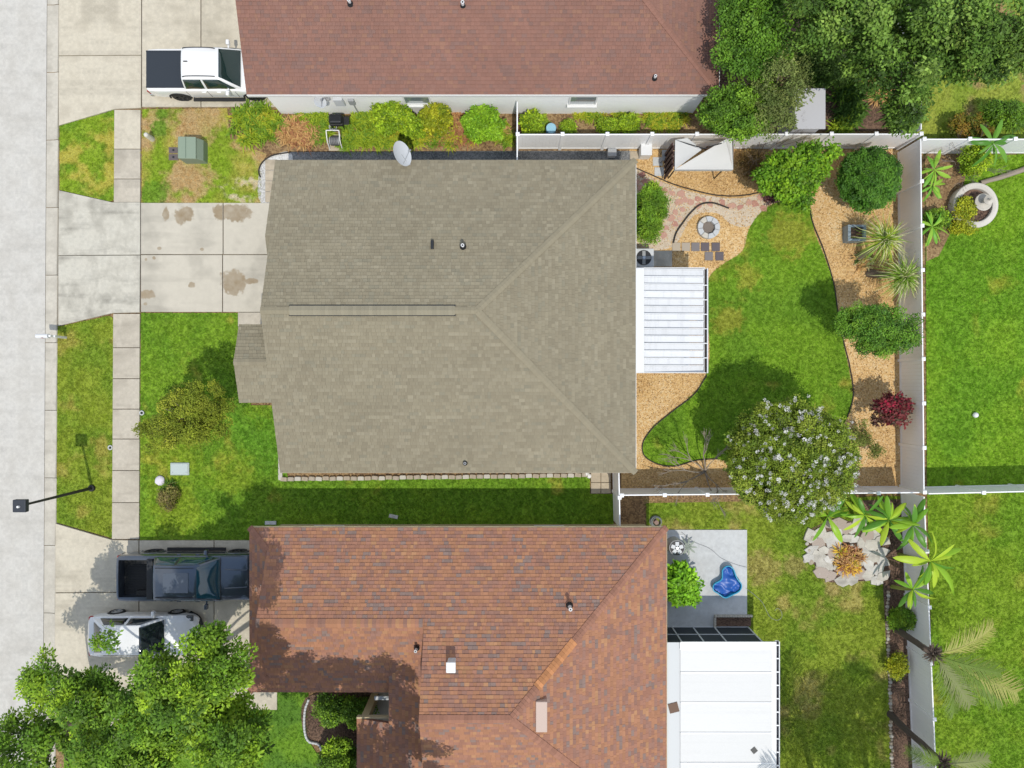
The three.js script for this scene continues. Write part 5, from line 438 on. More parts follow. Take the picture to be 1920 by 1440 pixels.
function pickup(label, pos, o) {
  const { wb, w, ro, fo, R, paint, bed, cab, rail, hoodY, rim, glass } = o, car = thing('pickup_truck', label, 'pickup truck', pos, o.turn || 0), xr = -wb / 2 - ro, xf = wb / 2 + fo, yb = R * 0.95;
  const xc = cab.xb1, S = [bodySec(xr, yb + 0.12, rail - 0.14, rail - 0.08, w * 0.86), bodySec(xr + 0.03, yb + 0.05, rail - 0.09, rail - 0.02, w * 0.92), bodySec(xr + 0.1, yb, rail - 0.06, rail, w * 0.97), bodySec(xr + 0.5, yb - 0.03, rail - 0.06, rail, w), bodySec(bed[1], yb - 0.05, rail - 0.05, rail, w), bodySec(cab.xb0 + 0.1, yb - 0.05, cab.yb - 0.06, cab.yb, w), bodySec(0.3, yb - 0.05, cab.yb - 0.06, cab.yb, w), bodySec(xc - 0.15, yb - 0.05, cab.yb - 0.07, cab.yb, w), bodySec(xc + 0.1, yb - 0.05, hoodY - 0.09, hoodY + 0.03, w, 0.9), bodySec(lerp(xc, xf, 0.6), yb - 0.04, hoodY - 0.12, hoodY, w, 0.9), bodySec(xf - 0.25, yb - 0.02, hoodY - 0.16, hoodY - 0.05, w * 0.99, 0.88), bodySec(xf - 0.06, yb, hoodY - 0.24, hoodY - 0.16, w * 0.95, 0.86), bodySec(xf, yb + 0.06, hoodY - 0.34, hoodY - 0.28, w * 0.88, 0.84)];
  const arch = [-wb / 2, wb / 2].map(x => new THREE.CylinderGeometry(R * 1.17, R * 1.17, 3, 28).rotateX(Math.PI / 2).translate(x, R, 0)), tools = [new THREE.BoxGeometry(bed[1] - bed[0], 1, bed[2] * 2).translate((bed[0] + bed[1]) / 2, rail - o.depth + 0.5, 0), ...arch];
  add(car, 'body', cut(loft(S), tools), paint);
  const dark = MT.rubber; add(car, 'bed_liner', [box(bed[0] + 0.01, rail - o.depth + 0.004, -bed[2] + 0.01, bed[1] - 0.01, rail - o.depth + 0.02, bed[2] - 0.01), ...Array.from({ length: 13 }, (_, k) => box(bed[0] + 0.02, rail - o.depth + 0.02, -bed[2] + 0.08 + k * (2 * bed[2] - 0.16) / 13, bed[1] - 0.02, rail - o.depth + 0.035, -bed[2] + 0.08 + (k + 0.55) * (2 * bed[2] - 0.16) / 13)), ...[-1, 1].map(s => box(-wb / 2 - 0.45, rail - o.depth + 0.035, s > 0 ? bed[2] - 0.22 : -bed[2] + 0.01, Math.min(-wb / 2 + 0.45, bed[1] - 0.02), rail - o.depth + 0.26, s > 0 ? bed[2] - 0.01 : -bed[2] + 0.22))], dark);
  add(car, 'underbody', [box(xr + 0.3, yb - 0.14, -w * 0.7, xf - 0.3, yb + 0.05, w * 0.7)], MT.black);
  cabin(car, cab, paint, glass || MT.glass); wheels(car, wb, w - 0.11, R, rim);
  add(car, 'rear_bumper', [rbox(xr - 0.12, yb - 0.02, -w * 0.93, xr + 0.06, yb + 0.2, w * 0.93, 0.05)], o.bumper); add(car, 'front_bumper', [rbox(xf - 0.1, yb - 0.02, -w * 0.9, xf + 0.1, yb + 0.26, w * 0.9, 0.07)], o.bumper); add(car, 'grille', [rbox(xf - 0.03, yb + 0.28, -w * 0.55, xf + 0.02, hoodY - 0.3, w * 0.55, 0.02)], MT.black);
  for (const s of [1, -1]) { add(car, 'taillight', rbox(xr - 0.015, rail - 0.42, s > 0 ? w * 0.8 : -w * 0.96, xr + 0.16, rail - 0.14, s > 0 ? w * 0.96 : -w * 0.8, 0.03), phy([0.3, 0.01, 0.01], 0.2)); add(car, 'headlight', rbox(xf - 0.2, hoodY - 0.4, s > 0 ? w * 0.6 : -w * 0.93, xf - 0.0, hoodY - 0.22, s > 0 ? w * 0.93 : -w * 0.6, 0.04), phy([0.6, 0.62, 0.65], 0.1, { clearcoat: 1 })); add(car, 'side_step', rbox(-wb / 2 + R * 1.3, R * 0.75, s > 0 ? w - 0.02 : -w - 0.13, wb / 2 - R * 1.3, R * 0.75 + 0.06, s > 0 ? w + 0.13 : -w + 0.02, 0.02), MT.rubber); add(car, 'wheel_flare', [-wb / 2, wb / 2].map(x => new THREE.TorusGeometry(R * 1.17, 0.04, 6, 20, Math.PI).translate(x, R, s * (w - 0.01))), o.flare); for (const dx of [cab.div[0], cab.xr1 - 0.1]) add(car, 'door_handle', rbox(dx - 0.25, cab.yb - 0.16, s > 0 ? w - 0.005 : -w - 0.035, dx - 0.07, cab.yb - 0.12, s > 0 ? w + 0.035 : -w + 0.005, 0.012, 1), o.handle || paint); }
  mirrors(car, cab.xr1 + 0.22, cab.yb + 0.02, w - 0.03, o.mirror || paint);
  return car;
}
const whitePaint = phy([0.82, 0.82, 0.82], 0.35, { clearcoat: 1, clearcoatRoughness: 0.05 }), blackPaint = phy([0.075, 0.092, 0.12], 0.28, { clearcoat: 1, clearcoatRoughness: 0.02, metalness: 0.6 }), silver = std([0.5, 0.51, 0.52], 0.35, { metalness: 0.8 });
{ const t = pickup('white double cab pickup with dark bed cover in the top driveway', [-12.95, -13.55], { wb: 3.25, w: 0.93, ro: 1.22, fo: 0.84, R: 0.39, paint: whitePaint, rail: 1.12, hoodY: 1.1, depth: 0.4, bed: [-2.76, -1.2, 0.76], cab: { xb0: -1.14, xr0: -1.02, xr1: 0.55, xb1: 1.28, yb: 1.14, yr: 1.78, wb: 0.86, wr: 0.64, div: [-0.2] }, rim: MT.darkMetal, bumper: silver, flare: MT.rubber, glass: phy([0.012, 0.03, 0.028], 0.05, { clearcoat: 1 }) });
  add(t, 'bed_cover', [rbox(-2.8, 1.115, -0.8, -1.16, 1.155, 0.8, 0.018), ...[-0.78, 0.76].map(z => rbox(-2.8, 1.15, z - 0.02, -1.16, 1.17, z + 0.04, 0.008, 1))], std([0.02, 0.027, 0.037], 0.55)); for (const s of [1, -1]) add(t, 'roof_rail', [tube([[-0.95, 1.78, s * 0.6], [-0.85, 1.84, s * 0.6], [0.2, 1.85, s * 0.6], [0.42, 1.79, s * 0.59]], 0.022)], MT.darkMetal); add(t, 'antenna', rbox(-0.9, 1.79, -0.06, -0.72, 1.84, -0.02, 0.015), MT.black); add(t, 'door_gap', [...[1, -1].flatMap(s => [box(-0.21, 0.5, s * 0.931 - 0.002, -0.19, 1.08, s * 0.931 + 0.002), box(0.98, 0.5, s * 0.931 - 0.002, 1.0, 1.05, s * 0.931 + 0.002), box(-1.13, 0.6, s * 0.931 - 0.002, -1.11, 1.05, s * 0.931 + 0.002)])], MT.black); }
{ const t = pickup('glossy black pickup with open bed in the lower driveway', [-13.93, 8.35], { wb: 3.69, w: 1.0, ro: 1.22, fo: 0.95, R: 0.42, paint: blackPaint, rail: 1.28, hoodY: 1.24, depth: 0.5, bed: [-2.94, -1.72, 0.8], cab: { xb0: -1.4, xr0: -1.12, xr1: 0.66, xb1: 1.44, yb: 1.28, yr: 1.92, wb: 0.94, wr: 0.7, div: [-0.25] }, rim: MT.darkMetal, bumper: MT.darkMetal, flare: blackPaint, glass: phy([0.012, 0.06, 0.09], 0.04, { clearcoat: 1 }) });
  add(t, 'tool_box', [rbox(-1.7, 1.26, -0.86, -1.43, 1.36, 0.86, 0.03)], MT.darkMetal); add(t, 'sunroof', rbox(-0.7, 1.925, -0.42, 0.35, 1.945, 0.42, 0.008, 1), phy([0.07, 0.085, 0.11], 0.12, { clearcoat: 1 })); add(t, 'hood_ridges', [-0.45, 0.45].map(z => tube([[1.6, 1.26, z * 0.9], [2.1, 1.275, z * 0.85], [2.55, 1.21, z * 0.8]], 0.025)), blackPaint); for (const s of [1, -1]) add(t, 'roof_moulding', tube([[-1.05, 1.915, s * 0.62], [-0.2, 1.945, s * 0.62], [0.55, 1.915, s * 0.62]], 0.014), MT.black); }
{ // white hatchback half under the oak
  const car = thing('car', 'white car half hidden under the oak beside the black pickup', 'car', [-16.12, 10.95]), wb = 2.66, w = 0.9, R = 0.34, xr = -2.3, xf = 2.36, silverWhite = phy([0.74, 0.75, 0.76], 0.35, { clearcoat: 1, clearcoatRoughness: 0.05 });
  const S = [bodySec(xr, 0.45, 0.8, 0.86, 0.74), bodySec(xr + 0.12, 0.32, 0.9, 0.98, 0.84), bodySec(-1.7, 0.24, 0.95, 1.0, 0.89), bodySec(-0.6, 0.22, 0.92, 0.98, w), bodySec(0.6, 0.22, 0.9, 0.96, w), bodySec(1.05, 0.22, 0.86, 0.95, w, 0.88), bodySec(1.7, 0.24, 0.76, 0.87, 0.89, 0.86), bodySec(2.1, 0.26, 0.64, 0.74, 0.84, 0.82), bodySec(2.3, 0.3, 0.52, 0.6, 0.72, 0.8), bodySec(xf, 0.36, 0.46, 0.5, 0.6, 0.8)];
  add(car, 'body', cut(loft(S), [-wb / 2, wb / 2].map(x => new THREE.CylinderGeometry(R * 1.15, R * 1.15, 3, 26).rotateX(Math.PI / 2).translate(x, R, 0))), silverWhite);
  cabin(car, { xb0: -2.0, xr0: -1.35, xr1: 0.2, xb1: 1.08, yb: 0.95, yr: 1.46, wb: 0.82, wr: 0.6, div: [-0.42] }, silverWhite, MT.glass); wheels(car, wb, w - 0.1, R, silver); mirrors(car, 0.62, 0.92, 0.84, silverWhite); add(car, 'underbody', box(-2.0, 0.16, -0.62, 2.0, 0.35, 0.62), MT.black);
  for (const s of [1, -1]) { const hl = add(car, 'headlight', [rbox(1.86, 0.62, s > 0 ? 0.58 : -0.84, 2.2, 0.73, s > 0 ? 0.84 : -0.58, 0.05).rotateY(0)], phy([0.05, 0.055, 0.06], 0.1, { clearcoat: 1 })); add(hl, 'lamp_lens', new THREE.SphereGeometry(0.06, 12, 8).translate(2.06, 0.71, s * 0.7), silver); add(car, 'taillight', rbox(-2.27, 0.72, s > 0 ? 0.62 : -0.85, -2.02, 0.9, s > 0 ? 0.85 : -0.62, 0.05), phy([0.35, 0.02, 0.02], 0.2)); }
  add(car, 'grille', [rbox(2.28, 0.36, -0.5, 2.37, 0.5, 0.5, 0.02)], MT.black); add(car, 'front_bumper', tube([[1.9, 0.36, -0.88], [2.3, 0.33, -0.62], [2.42, 0.32, 0], [2.3, 0.33, 0.62], [1.9, 0.36, 0.88]], 0.07), MT.darkMetal);
}
// ---------- plants
function spray(seed, n, R, l, w, tilt = 1.5) { // a twig's worth of folded leaves
  const r = rng(seed), pos = [], uv = [], up = new THREE.Vector3();
  for (let k = 0; k < n; k++) { const a = r() * 6.283, d = R * Math.sqrt(r()), y = (r() - 0.4) * R * 0.8, c = new THREE.Vector3(Math.cos(a) * d, y, Math.sin(a) * d), b = a + (r() - 0.5) * 2.2, dir = new THREE.Vector3(Math.cos(b), (r() - 0.55) * tilt, Math.sin(b)).normalize(), side = new THREE.Vector3((r() - 0.5) * tilt, 1, (r() - 0.5) * tilt).normalize().cross(dir).normalize(), nn = dir.clone().cross(side), L = l * (0.7 + 0.6 * r()), W = w * (0.7 + 0.6 * r()); const B = c, T = c.clone().addScaledVector(dir, L).addScaledVector(up.set(0, 1, 0), -L * 0.15), M = c.clone().addScaledVector(dir, L * 0.45), l1 = M.clone().addScaledVector(side, W).addScaledVector(nn, -W * 0.25), r1 = M.clone().addScaledVector(side, -W).addScaledVector(nn, -W * 0.25); for (const p of [B, T, l1, B, r1, T]) pos.push(p.x, p.y, p.z); uv.push(0.5, 0, 0.5, 1, 0, 0.5, 0.5, 0, 1, 0.5, 0.5, 1); }
  const g = new THREE.BufferGeometry(); g.setAttribute('position', new THREE.Float32BufferAttribute(pos, 3)); g.setAttribute('uv', new THREE.Float32BufferAttribute(uv, 2)); g.computeVertexNormals(); { const N = g.attributes.normal; for (let i = 0; i < N.count; i++) if (N.getY(i) < 0) { const A = g.attributes.position.array; if (i % 3 === 0) { for (let c = 0; c < 3; c++) { const t = A[(i + 1) * 3 + c]; A[(i + 1) * 3 + c] = A[(i + 2) * 3 + c]; A[(i + 2) * 3 + c] = t; } } } g.computeVertexNormals(); } return g;
}
const SP = { oak: spray(1, 18, 0.2, 0.12, 0.038), small: spray(2, 26, 0.2, 0.075, 0.022), fine: spray(3, 30, 0.16, 0.05, 0.02), broad: spray(4, 14, 0.22, 0.16, 0.055), box: spray(5, 26, 0.12, 0.06, 0.026, 0.7), narrow: spray(6, 24, 0.22, 0.14, 0.02) };
const LM = leafMat(0.5, 0.18), FM = leafMat(0.7, 0.2), KL = 1.6;
function foliage(parent, name, pts, geo, mat, cols, seed, sc = 1) { // pts in world metres: [x, y, z, tone]
  const im = new THREE.InstancedMesh(geo, mat, pts.length), o = off(parent), r = rng(seed), m = new THREE.Matrix4(), q = new THREE.Quaternion(), e = new THREE.Euler(), p = new THREE.Vector3(), s = new THREE.Vector3();
  pts.forEach((w, i) => { const k = sc * (0.75 + 0.5 * r()); m.compose(p.set(w[0] - o.x, w[1] - o.y, w[2] - o.z), q.setFromEuler(e.set((r() - 0.5) * 0.9, r() * 6.283, (r() - 0.5) * 0.9)), s.set(k, k, k)); im.setMatrixAt(i, m); const t = clamp(w[3] ?? r()) * (cols.length - 1), a = Math.min(cols.length - 2, Math.floor(t)), c = mix3(cols[a], cols[a + 1], t - a), j = KL * (0.55 + 0.9 * r()); im.setColorAt(i, C(c[0] * j, c[1] * j, c[2] * j * 0.65)); });
  im.name = name; im.userData.kind = 'stuff'; shadows(im); parent.add(im); return im;
}
function clumps(lobes, r, rough = 0.45) { // lobes: [x, y, z, rx, ry, rz, clusters, cluster radius, sprays]
  const out = [], cen = []; for (const [x, y, z, rx, ry, rz, n, rc, per] of lobes) for (let k = 0; k < Math.ceil(n * (rough > 0.1 ? 1.5 : 1)); k++) { let a, b, c, d; do { a = r() * 2 - 1; b = r() * 2 - 1; c = r() * 2 - 1; d = Math.hypot(a, b, c); } while (d > 1 || d < 0.05); const wob = 1 + rough * (fbm(a / d * 1.7 + x, c / d * 1.7 + z + b / d, 2, 6) - 0.5) * 2, f = Math.pow(d, -0.45) * wob, q = [x + a * f * rx, y + b * f * ry * 1.05, z + c * f * rz]; cen.push(q); const tone = r(), R = rc * (rough > 0.1 ? 0.62 : 1) * (0.5 + 0.75 * r()); for (let i = 0; i < Math.max(3, per * (rough > 0.1 ? 0.28 : 0.5)); i++) { let u, v, w; do { u = r() * 2 - 1; v = r() * 2 - 1; w = r() * 2 - 1; } while (u * u + v * v + w * w > 1); out.push([q[0] + u * R * 1.15, q[1] + v * R * 0.55, q[2] + w * R * 1.15, tone * 0.75 + 0.25 * r()]); } } return { out, cen };
}
function tree(name, label, [bx, bz], lobes, { geo = SP.oak, mat = LM, cols, seed = 1, sc = 1, trunk = 0.14, limbs = 14, group, cat = 'tree', bark = MT.bark, stem = true, rough } = {}) {
  const r = rng(seed * 131 + 7), o = thing(name, label, cat, [bx, bz], 0, group), { out, cen } = clumps(lobes, r, rough), L = lobes[0];
  if (stem) { const top = [L[0], L[1], L[2]], fork = [lerp(bx, top[0], 0.5), top[1] * 0.42, lerp(bz, top[2], 0.5)], g = [taper([[bx, -0.03, bz], [lerp(bx, fork[0], 0.5), fork[1] * 0.5, lerp(bz, fork[2], 0.4)], fork], trunk, trunk * 0.75)]; for (let k = 0; k < limbs; k++) { const c = cen[Math.floor(r() * cen.length)], m = [lerp(fork[0], c[0], 0.5) + (r() - 0.5) * 0.3, lerp(fork[1], c[1], 0.6), lerp(fork[2], c[2], 0.5) + (r() - 0.5) * 0.3]; g.push(taper([fork, m, c], trunk * 0.42, 0.012, 5, 8)); } addW(o, 'trunk', g, bark); }
  foliage(o, 'crown', out, geo, mat, cols, seed + 3, sc); return { o, out, cen };
}
const lob = (px, py, h, rx, ry, rz, n, rc, per) => { const [x, z] = G(px, py, h); return [x, h, z, rx, ry, rz, n, rc, per]; };
const OAK = [[0.04, 0.09, 0.014], [0.075, 0.15, 0.018], [0.13, 0.22, 0.022], [0.25, 0.36, 0.03]];
// big oak in the lower left corner, and its neighbours
tree('oak_tree', 'large bright green oak crown over the white car', G(335, 1385), [lob(315, 1332, 7.2, 1.8, 1.3, 1.25, 56, 0.5, 34), lob(160, 1305, 6.4, 1.15, 0.9, 0.75, 30, 0.42, 30), lob(412, 1262, 8.0, 0.95, 0.8, 0.75, 24, 0.42, 32), lob(430, 1375, 7.4, 1.2, 1.1, 1.2, 34, 0.45, 34), lob(240, 1400, 7.2, 1.9, 1.2, 1.1, 44, 0.5, 34), lob(85, 1275, 5.6, 0.75, 0.6, 0.8, 16, 0.4, 26), lob(382, 1205, 7.8, 0.5, 0.5, 0.45, 9, 0.36, 28), lob(330, 1300, 8.5, 1.2, 0.6, 0.9, 20, 0.42, 34), lob(200, 1200, 6.0, 0.5, 0.25, 0.3, 3, 0.35, 12), lob(290, 1240, 6.6, 0.6, 0.3, 0.25, 6, 0.3, 16)], { cols: OAK, seed: 1, trunk: 0.24, limbs: 40 });
tree('oak_tree', 'green oak crown at the bottom left corner over the street', G(40, 1430, 4), [lob(40, 1400, 6, 1.2, 1.1, 1.0, 26, 0.45, 32), lob(130, 1450, 5.6, 1.6, 1.0, 0.9, 20, 0.45, 32)], { cols: OAK, seed: 2, trunk: 0.2, limbs: 18 });
tree('shade_tree', 'dark tree at the bottom edge shading the orange roof', [-7.3, 17.4], [[-5.2, 9.0, 14.9, 1.7, 1.0, 1.3, 40, 0.48, 34], [-8.3, 8.4, 14.9, 1.9, 0.9, 1.4, 36, 0.48, 34], [-3.2, 8.0, 15.8, 1.0, 0.9, 1.1, 18, 0.42, 32], [-6.8, 9.4, 14.6, 1.6, 0.7, 1.1, 22, 0.48, 34], [-4.9, 7.6, 16.9, 1.1, 0.7, 1.0, 20, 0.45, 34], [-9.6, 7.8, 16.3, 1.6, 0.8, 1.0, 22, 0.45, 32]], { cols: OAK, seed: 4, trunk: 0.22, limbs: 26 });
tree('shrub', 'bright green shrub in the courtyard bed', G(632, 1425), [lob(632, 1424, 0.9, 0.75, 0.5, 0.7, 26, 0.22, 22)], { geo: SP.small, cols: OAK, seed: 5, trunk: 0.03, limbs: 8, cat: 'shrub', sc: 1.3 });
tree('shrub', 'dark green shrub under the courtyard eave', G(625, 1332), [lob(622, 1332, 0.6, 0.6, 0.4, 0.5, 20, 0.2, 20)], { geo: SP.small, cols: OAK.slice(0, 3), seed: 6, trunk: 0.03, limbs: 6, cat: 'shrub', sc: 1.3 });
tree('shrub', 'leafy shrub beside the courtyard entry', G(668, 1330), [lob(668, 1332, 0.6, 0.4, 0.4, 0.5, 16, 0.2, 20)], { geo: SP.small, cols: OAK.slice(0, 3), seed: 7, trunk: 0.03, limbs: 6, cat: 'shrub', sc: 1.3 });
// front garden tree
tree('ornamental_tree', 'small yellowish tree with open crown on the front lawn', G(345, 790, 3.1), [lob(345, 785, 3.3, 1.25, 0.75, 1.1, 46, 0.26, 17), lob(378, 752, 3.5, 0.85, 0.6, 0.7, 24, 0.26, 19), lob(300, 815, 3.0, 0.95, 0.5, 0.6, 22, 0.24, 12), lob(392, 805, 3.0, 0.8, 0.5, 0.6, 20, 0.24, 14)], { geo: SP.small, cols: [[0.07, 0.09, 0.012], [0.12, 0.15, 0.018], [0.17, 0.2, 0.025], [0.24, 0.25, 0.04]], seed: 11, trunk: 0.07, limbs: 60, mat: FM, bark: std([0.3, 0.25, 0.18], 0.9) });
// flowering crape myrtle
{ const L = [lob(1484, 862, 3.5, 2.3, 1.2, 2.15, 380, 0.36, 26)], t = tree('crape_myrtle', 'round flowering tree with white blossoms over the south fence', G(1485, 862, 3.3), L, { geo: SP.small, cols: [[0.05, 0.085, 0.014], [0.09, 0.135, 0.018], [0.14, 0.19, 0.024], [0.2, 0.23, 0.05]], seed: 13, rough: 0.22, trunk: 0.1, limbs: 34, sc: 1.1 });
  const r = rng(77), fl = []; const cand = t.cen.filter(c => c[1] > 3.1 || r() < 0.2); for (let k = 0; k < 480; k++) { const c = cand[Math.floor(r() * cand.length)]; const w = [c[0] + (r() - 0.5) * 0.7, c[1] + 0.2 + r() * 0.2, c[2] + (r() - 0.5) * 0.7]; const nf = 1 + Math.floor(r() * r() * r() * 6); for (let i = 0; i < nf; i++) fl.push([w[0] + (r() - 0.5) * 0.2, w[1] + (r() - 0.5) * 0.14, w[2] + (r() - 0.5) * 0.2]); } foliage(t.o, 'blossoms', fl, spray(21, 20, 0.085, 0.045, 0.024, 1.4), leafMat(0.9, 0.3), [[0.4, 0.395, 0.58], [0.5, 0.495, 0.74]], 5, 0.66); }
// right hand border
tree('fruit_tree', 'small green tree with dark shadow beside the right fence', G(1640, 622, 2.7), [lob(1635, 615, 2.8, 1.05, 0.7, 0.8, 60, 0.3, 24), lob(1600, 600, 2.7, 0.6, 0.5, 0.6, 18, 0.28, 22), lob(1685, 625, 2.7, 0.7, 0.5, 0.7, 24, 0.28, 20), lob(1640, 650, 2.5, 0.7, 0.4, 0.4, 16, 0.26, 20)], { geo: SP.small, cols: [[0.035, 0.09, 0.02], [0.07, 0.16, 0.02], [0.13, 0.23, 0.03]], seed: 17, trunk: 0.06, limbs: 30 });
tree('round_topiary', 'clipped round dark green shrub by the fence corner', G(1630, 336, 1.5), [lob(1630, 336, 1.5, 1.12, 0.85, 1.15, 420, 0.22, 16)], { geo: SP.box, cols: [[0.025, 0.075, 0.012], [0.045, 0.12, 0.016], [0.08, 0.175, 0.025]], seed: 19, rough: 0.06, trunk: 0.09, limbs: 20, cat: 'shrub' });
tree('citrus_tree', 'bright green leafy tree beside the round topiary', G(1500, 320, 2), [lob(1490, 325, 2.2, 1.2, 0.7, 0.8, 60, 0.34, 24), lob(1525, 295, 2.4, 0.7, 0.5, 0.5, 24, 0.3, 22), lob(1470, 335, 2.0, 0.6, 0.5, 0.5, 18, 0.3, 22), lob(1500, 365, 2.0, 0.5, 0.5, 0.4, 14, 0.3, 22)], { geo: SP.broad, cols: [[0.05, 0.12, 0.012], [0.09, 0.19, 0.015], [0.17, 0.28, 0.02]], seed: 23, trunk: 0.08, limbs: 22, sc: 0.8 });
tree('bamboo_bush', 'feathery yellow green bush against the back of the house', G(1208, 402), [lob(1214, 400, 1.6, 0.55, 0.75, 0.95, 70, 0.28, 26), lob(1222, 380, 1.3, 0.5, 0.6, 0.5, 24, 0.26, 24)], { geo: SP.narrow, cols: [[0.05, 0.11, 0.012], [0.1, 0.19, 0.018], [0.21, 0.29, 0.03]], seed: 29, trunk: 0.03, limbs: 20, cat: 'bush', sc: 0.8 });
tree('ti_plant', 'red leaved shrub beside the right fence', G(1674, 772, 1.2), [lob(1678, 768, 1.4, 0.62, 0.4, 0.6, 34, 0.24, 12)], { geo: SP.broad, cols: [[0.04, 0.035, 0.03], [0.08, 0.025, 0.03], [0.13, 0.01, 0.03], [0.19, 0.01, 0.04]], seed: 31, trunk: 0.03, limbs: 14, cat: 'shrub', sc: 0.8 });
tree('purple_plant', 'low dark purple plant at the end of the flagstone path', G(1449, 365), [lob(1449, 366, 0.3, 0.3, 0.15, 0.25, 12, 0.14, 10)], { geo: SP.small, cols: [[0.05, 0.02, 0.035], [0.1, 0.04, 0.06]], seed: 33, stem: false, cat: 'plant' });
// bare twiggy shrubs
function twigs(name, label, [bx, bz], n, R, Hh, seed, mat = MT.deadWood, thick = 0.022, lean = [0, 0]) { const r = rng(seed), g = [], o = thing(name, label, 'bare shrub', [bx, bz]); const grow = (p, d, l, w, lev) => { const q = [p[0] + d[0] * l, p[1] + d[1] * l, p[2] + d[2] * l], m = [lerp(p[0], q[0], 0.5) + (r() - 0.5) * l * 0.2, lerp(p[1], q[1], 0.5), lerp(p[2], q[2], 0.5) + (r() - 0.5) * l * 0.2]; g.push(taper([p, m, q], w, w * 0.5, 4, 4)); if (lev > 0) for (let k = 0; k < 3; k++) grow(lev > 1 ? q : m, [d[0] + (r() - 0.5) * 1.3, d[1] + (r() - 0.5) * 0.7, d[2] + (r() - 0.5) * 1.3], l * 0.62, w * 0.55, lev - 1); }; for (let k = 0; k < n; k++) { const a = k / n * 6.283 + r(); grow([0, 0, 0], [Math.cos(a) * R + lean[0], Hh, Math.sin(a) * R + lean[1]], 0.75, thick, 3); } add(o, 'branches', g, mat); return o; }
twigs('bare_shrub', 'leafless grey shrub between kidney lawn and flowering tree', G(1322, 885), 7, 1.0, 1.0, 3, MT.deadWood, 0.04, [-0.4, -0.1]);
twigs('bare_shrub', 'leafless brown twiggy shrub between canopy and citrus tree', G(1420, 300), 9, 0.8, 1.3, 5, std([0.2, 0.15, 0.11], 0.9), 0.02);
tree('bare_shrub', 'sparse dry leaves of a withered shrub right of the canopy', G(1408, 312), [lob(1408, 310, 0.5, 0.5, 0.25, 0.5, 30, 0.18, 7)], { geo: SP.fine, cols: [[0.1, 0.06, 0.03], [0.16, 0.11, 0.05]], seed: 37, trunk: 0.02, limbs: 12, cat: 'shrub' });
tree('young_tree', 'thin sapling with sparse leaves right of the flowering tree', G(1618, 820), [lob(1616, 812, 1.0, 0.3, 0.35, 0.6, 16, 0.16, 7), lob(1640, 845, 0.8, 0.3, 0.2, 0.25, 7, 0.15, 6)], { geo: SP.fine, cols: [[0.08, 0.1, 0.03], [0.15, 0.17, 0.05]], seed: 39, trunk: 0.02, limbs: 10, cat: 'sapling' });
// strap leaved clumps
function blades(n, L, W, seed, spread = 1, droop = 0.6, seg = 5) { const r = rng(seed), pos = [], idx = []; for (let k = 0; k < n; k++) { const a = r() * 6.283, el = lerp(0.35, 1.45, Math.pow(r(), 0.8)) / spread, l = L * (0.6 + 0.5 * r()), w = W * (0.7 + 0.6 * r()), base = pos.length / 3, rx = (r() - 0.5) * 0.12, rz = (r() - 0.5) * 0.12; for (let i = 0; i <= seg; i++) { const t = i / seg, h = Math.cos(el) * t * l + 0.0, y = Math.max(0.02, Math.sin(el) * t * l - droop * t * t * t * l * 0.8), ww = w * (t < 0.5 ? 0.6 + 0.8 * t : (1 - t) * 2) + 0.001; const tx = Math.cos(a), tz = Math.sin(a); pos.push(rx + tx * h - tz * ww, y + ww * 0.3, rz + tz * h + tx * ww, rx + tx * h, y, rz + tz * h, rx + tx * h + tz * ww, y + ww * 0.3, rz + tz * h - tx * ww); } for (let i = 0; i < seg; i++) { const b = base + i * 3; idx.push(b, b + 1, b + 3, b + 1, b + 4, b + 3, b + 1, b + 2, b + 4, b + 2, b + 5, b + 4); } } const g = new THREE.BufferGeometry(); g.setAttribute('position', new THREE.Float32BufferAttribute(pos, 3)); g.setIndex(idx); g.computeVertexNormals(); return g; }
const bm = (r, g, b, ro = 0.55) => new THREE.MeshPhysicalMaterial({ color: C(r * 1.75, g * 1.65, b * 1.5), roughness: ro, specularIntensity: 0.35, transmission: 0.2, thickness: 0, side: THREE.DoubleSide });
const BM = { lime: bm(0.2, 0.28, 0.02), green: bm(0.11, 0.2, 0.02), yellow: bm(0.3, 0.31, 0.03), dark: bm(0.045, 0.1, 0.016), tan: bm(0.36, 0.24, 0.11, 0.9), brown: bm(0.26, 0.13, 0.07, 0.9), pale: bm(0.35, 0.37, 0.2, 0.8), gold: bm(0.48, 0.33, 0.05, 0.8) };
const bg1 = blades(26, 0.66, 0.022, 1), bg2 = blades(22, 0.76, 0.027, 2), bg3 = blades(20, 0.55, 0.034, 3);
function strap(label, px, py, rx, rz, n, mats, seed, group, L = 1, name = 'strap_leaf_plant') { const [x, z] = G(px, py), o = thing(name, label, 'plant', [x, z], 0, group), r = rng(seed), by = new Map(); for (let k = 0; k < n; k++) { const a = r() * 6.283, d = Math.sqrt(r()), m = mats[Math.floor(r() * mats.length)], g = [bg1, bg2, bg3][k % 3].clone().scale(L, L, L).rotateY(r() * 6).translate(Math.cos(a) * d * rx / 42, 0, Math.sin(a) * d * rz / 42); if (!by.has(m)) by.set(m, []); by.get(m).push(g); } for (const [m, l] of by) add(o, 'leaves', l, m); return o; }
const bed = 'plants in the bed along the white wall';
strap('large clump of strap leaves beside the front wheel of the white pickup', 480, 234, 46, 34, 90, [BM.lime, BM.green, BM.green, BM.lime, BM.yellow], 1, bed);
strap('dry brown clump of dead strap leaves', 562, 250, 36, 26, 60, [BM.brown, BM.tan, BM.tan], 2, bed, 0.9);
strap('strap leaved clump between dead brown clump and black grill', 604, 240, 22, 26, 50, [BM.green, BM.lime], 3, bed, 0.9);
strap('tall strap leaved clump right of the black grill', 690, 248, 42, 30, 90, [BM.lime, BM.lime, BM.green], 4, bed);
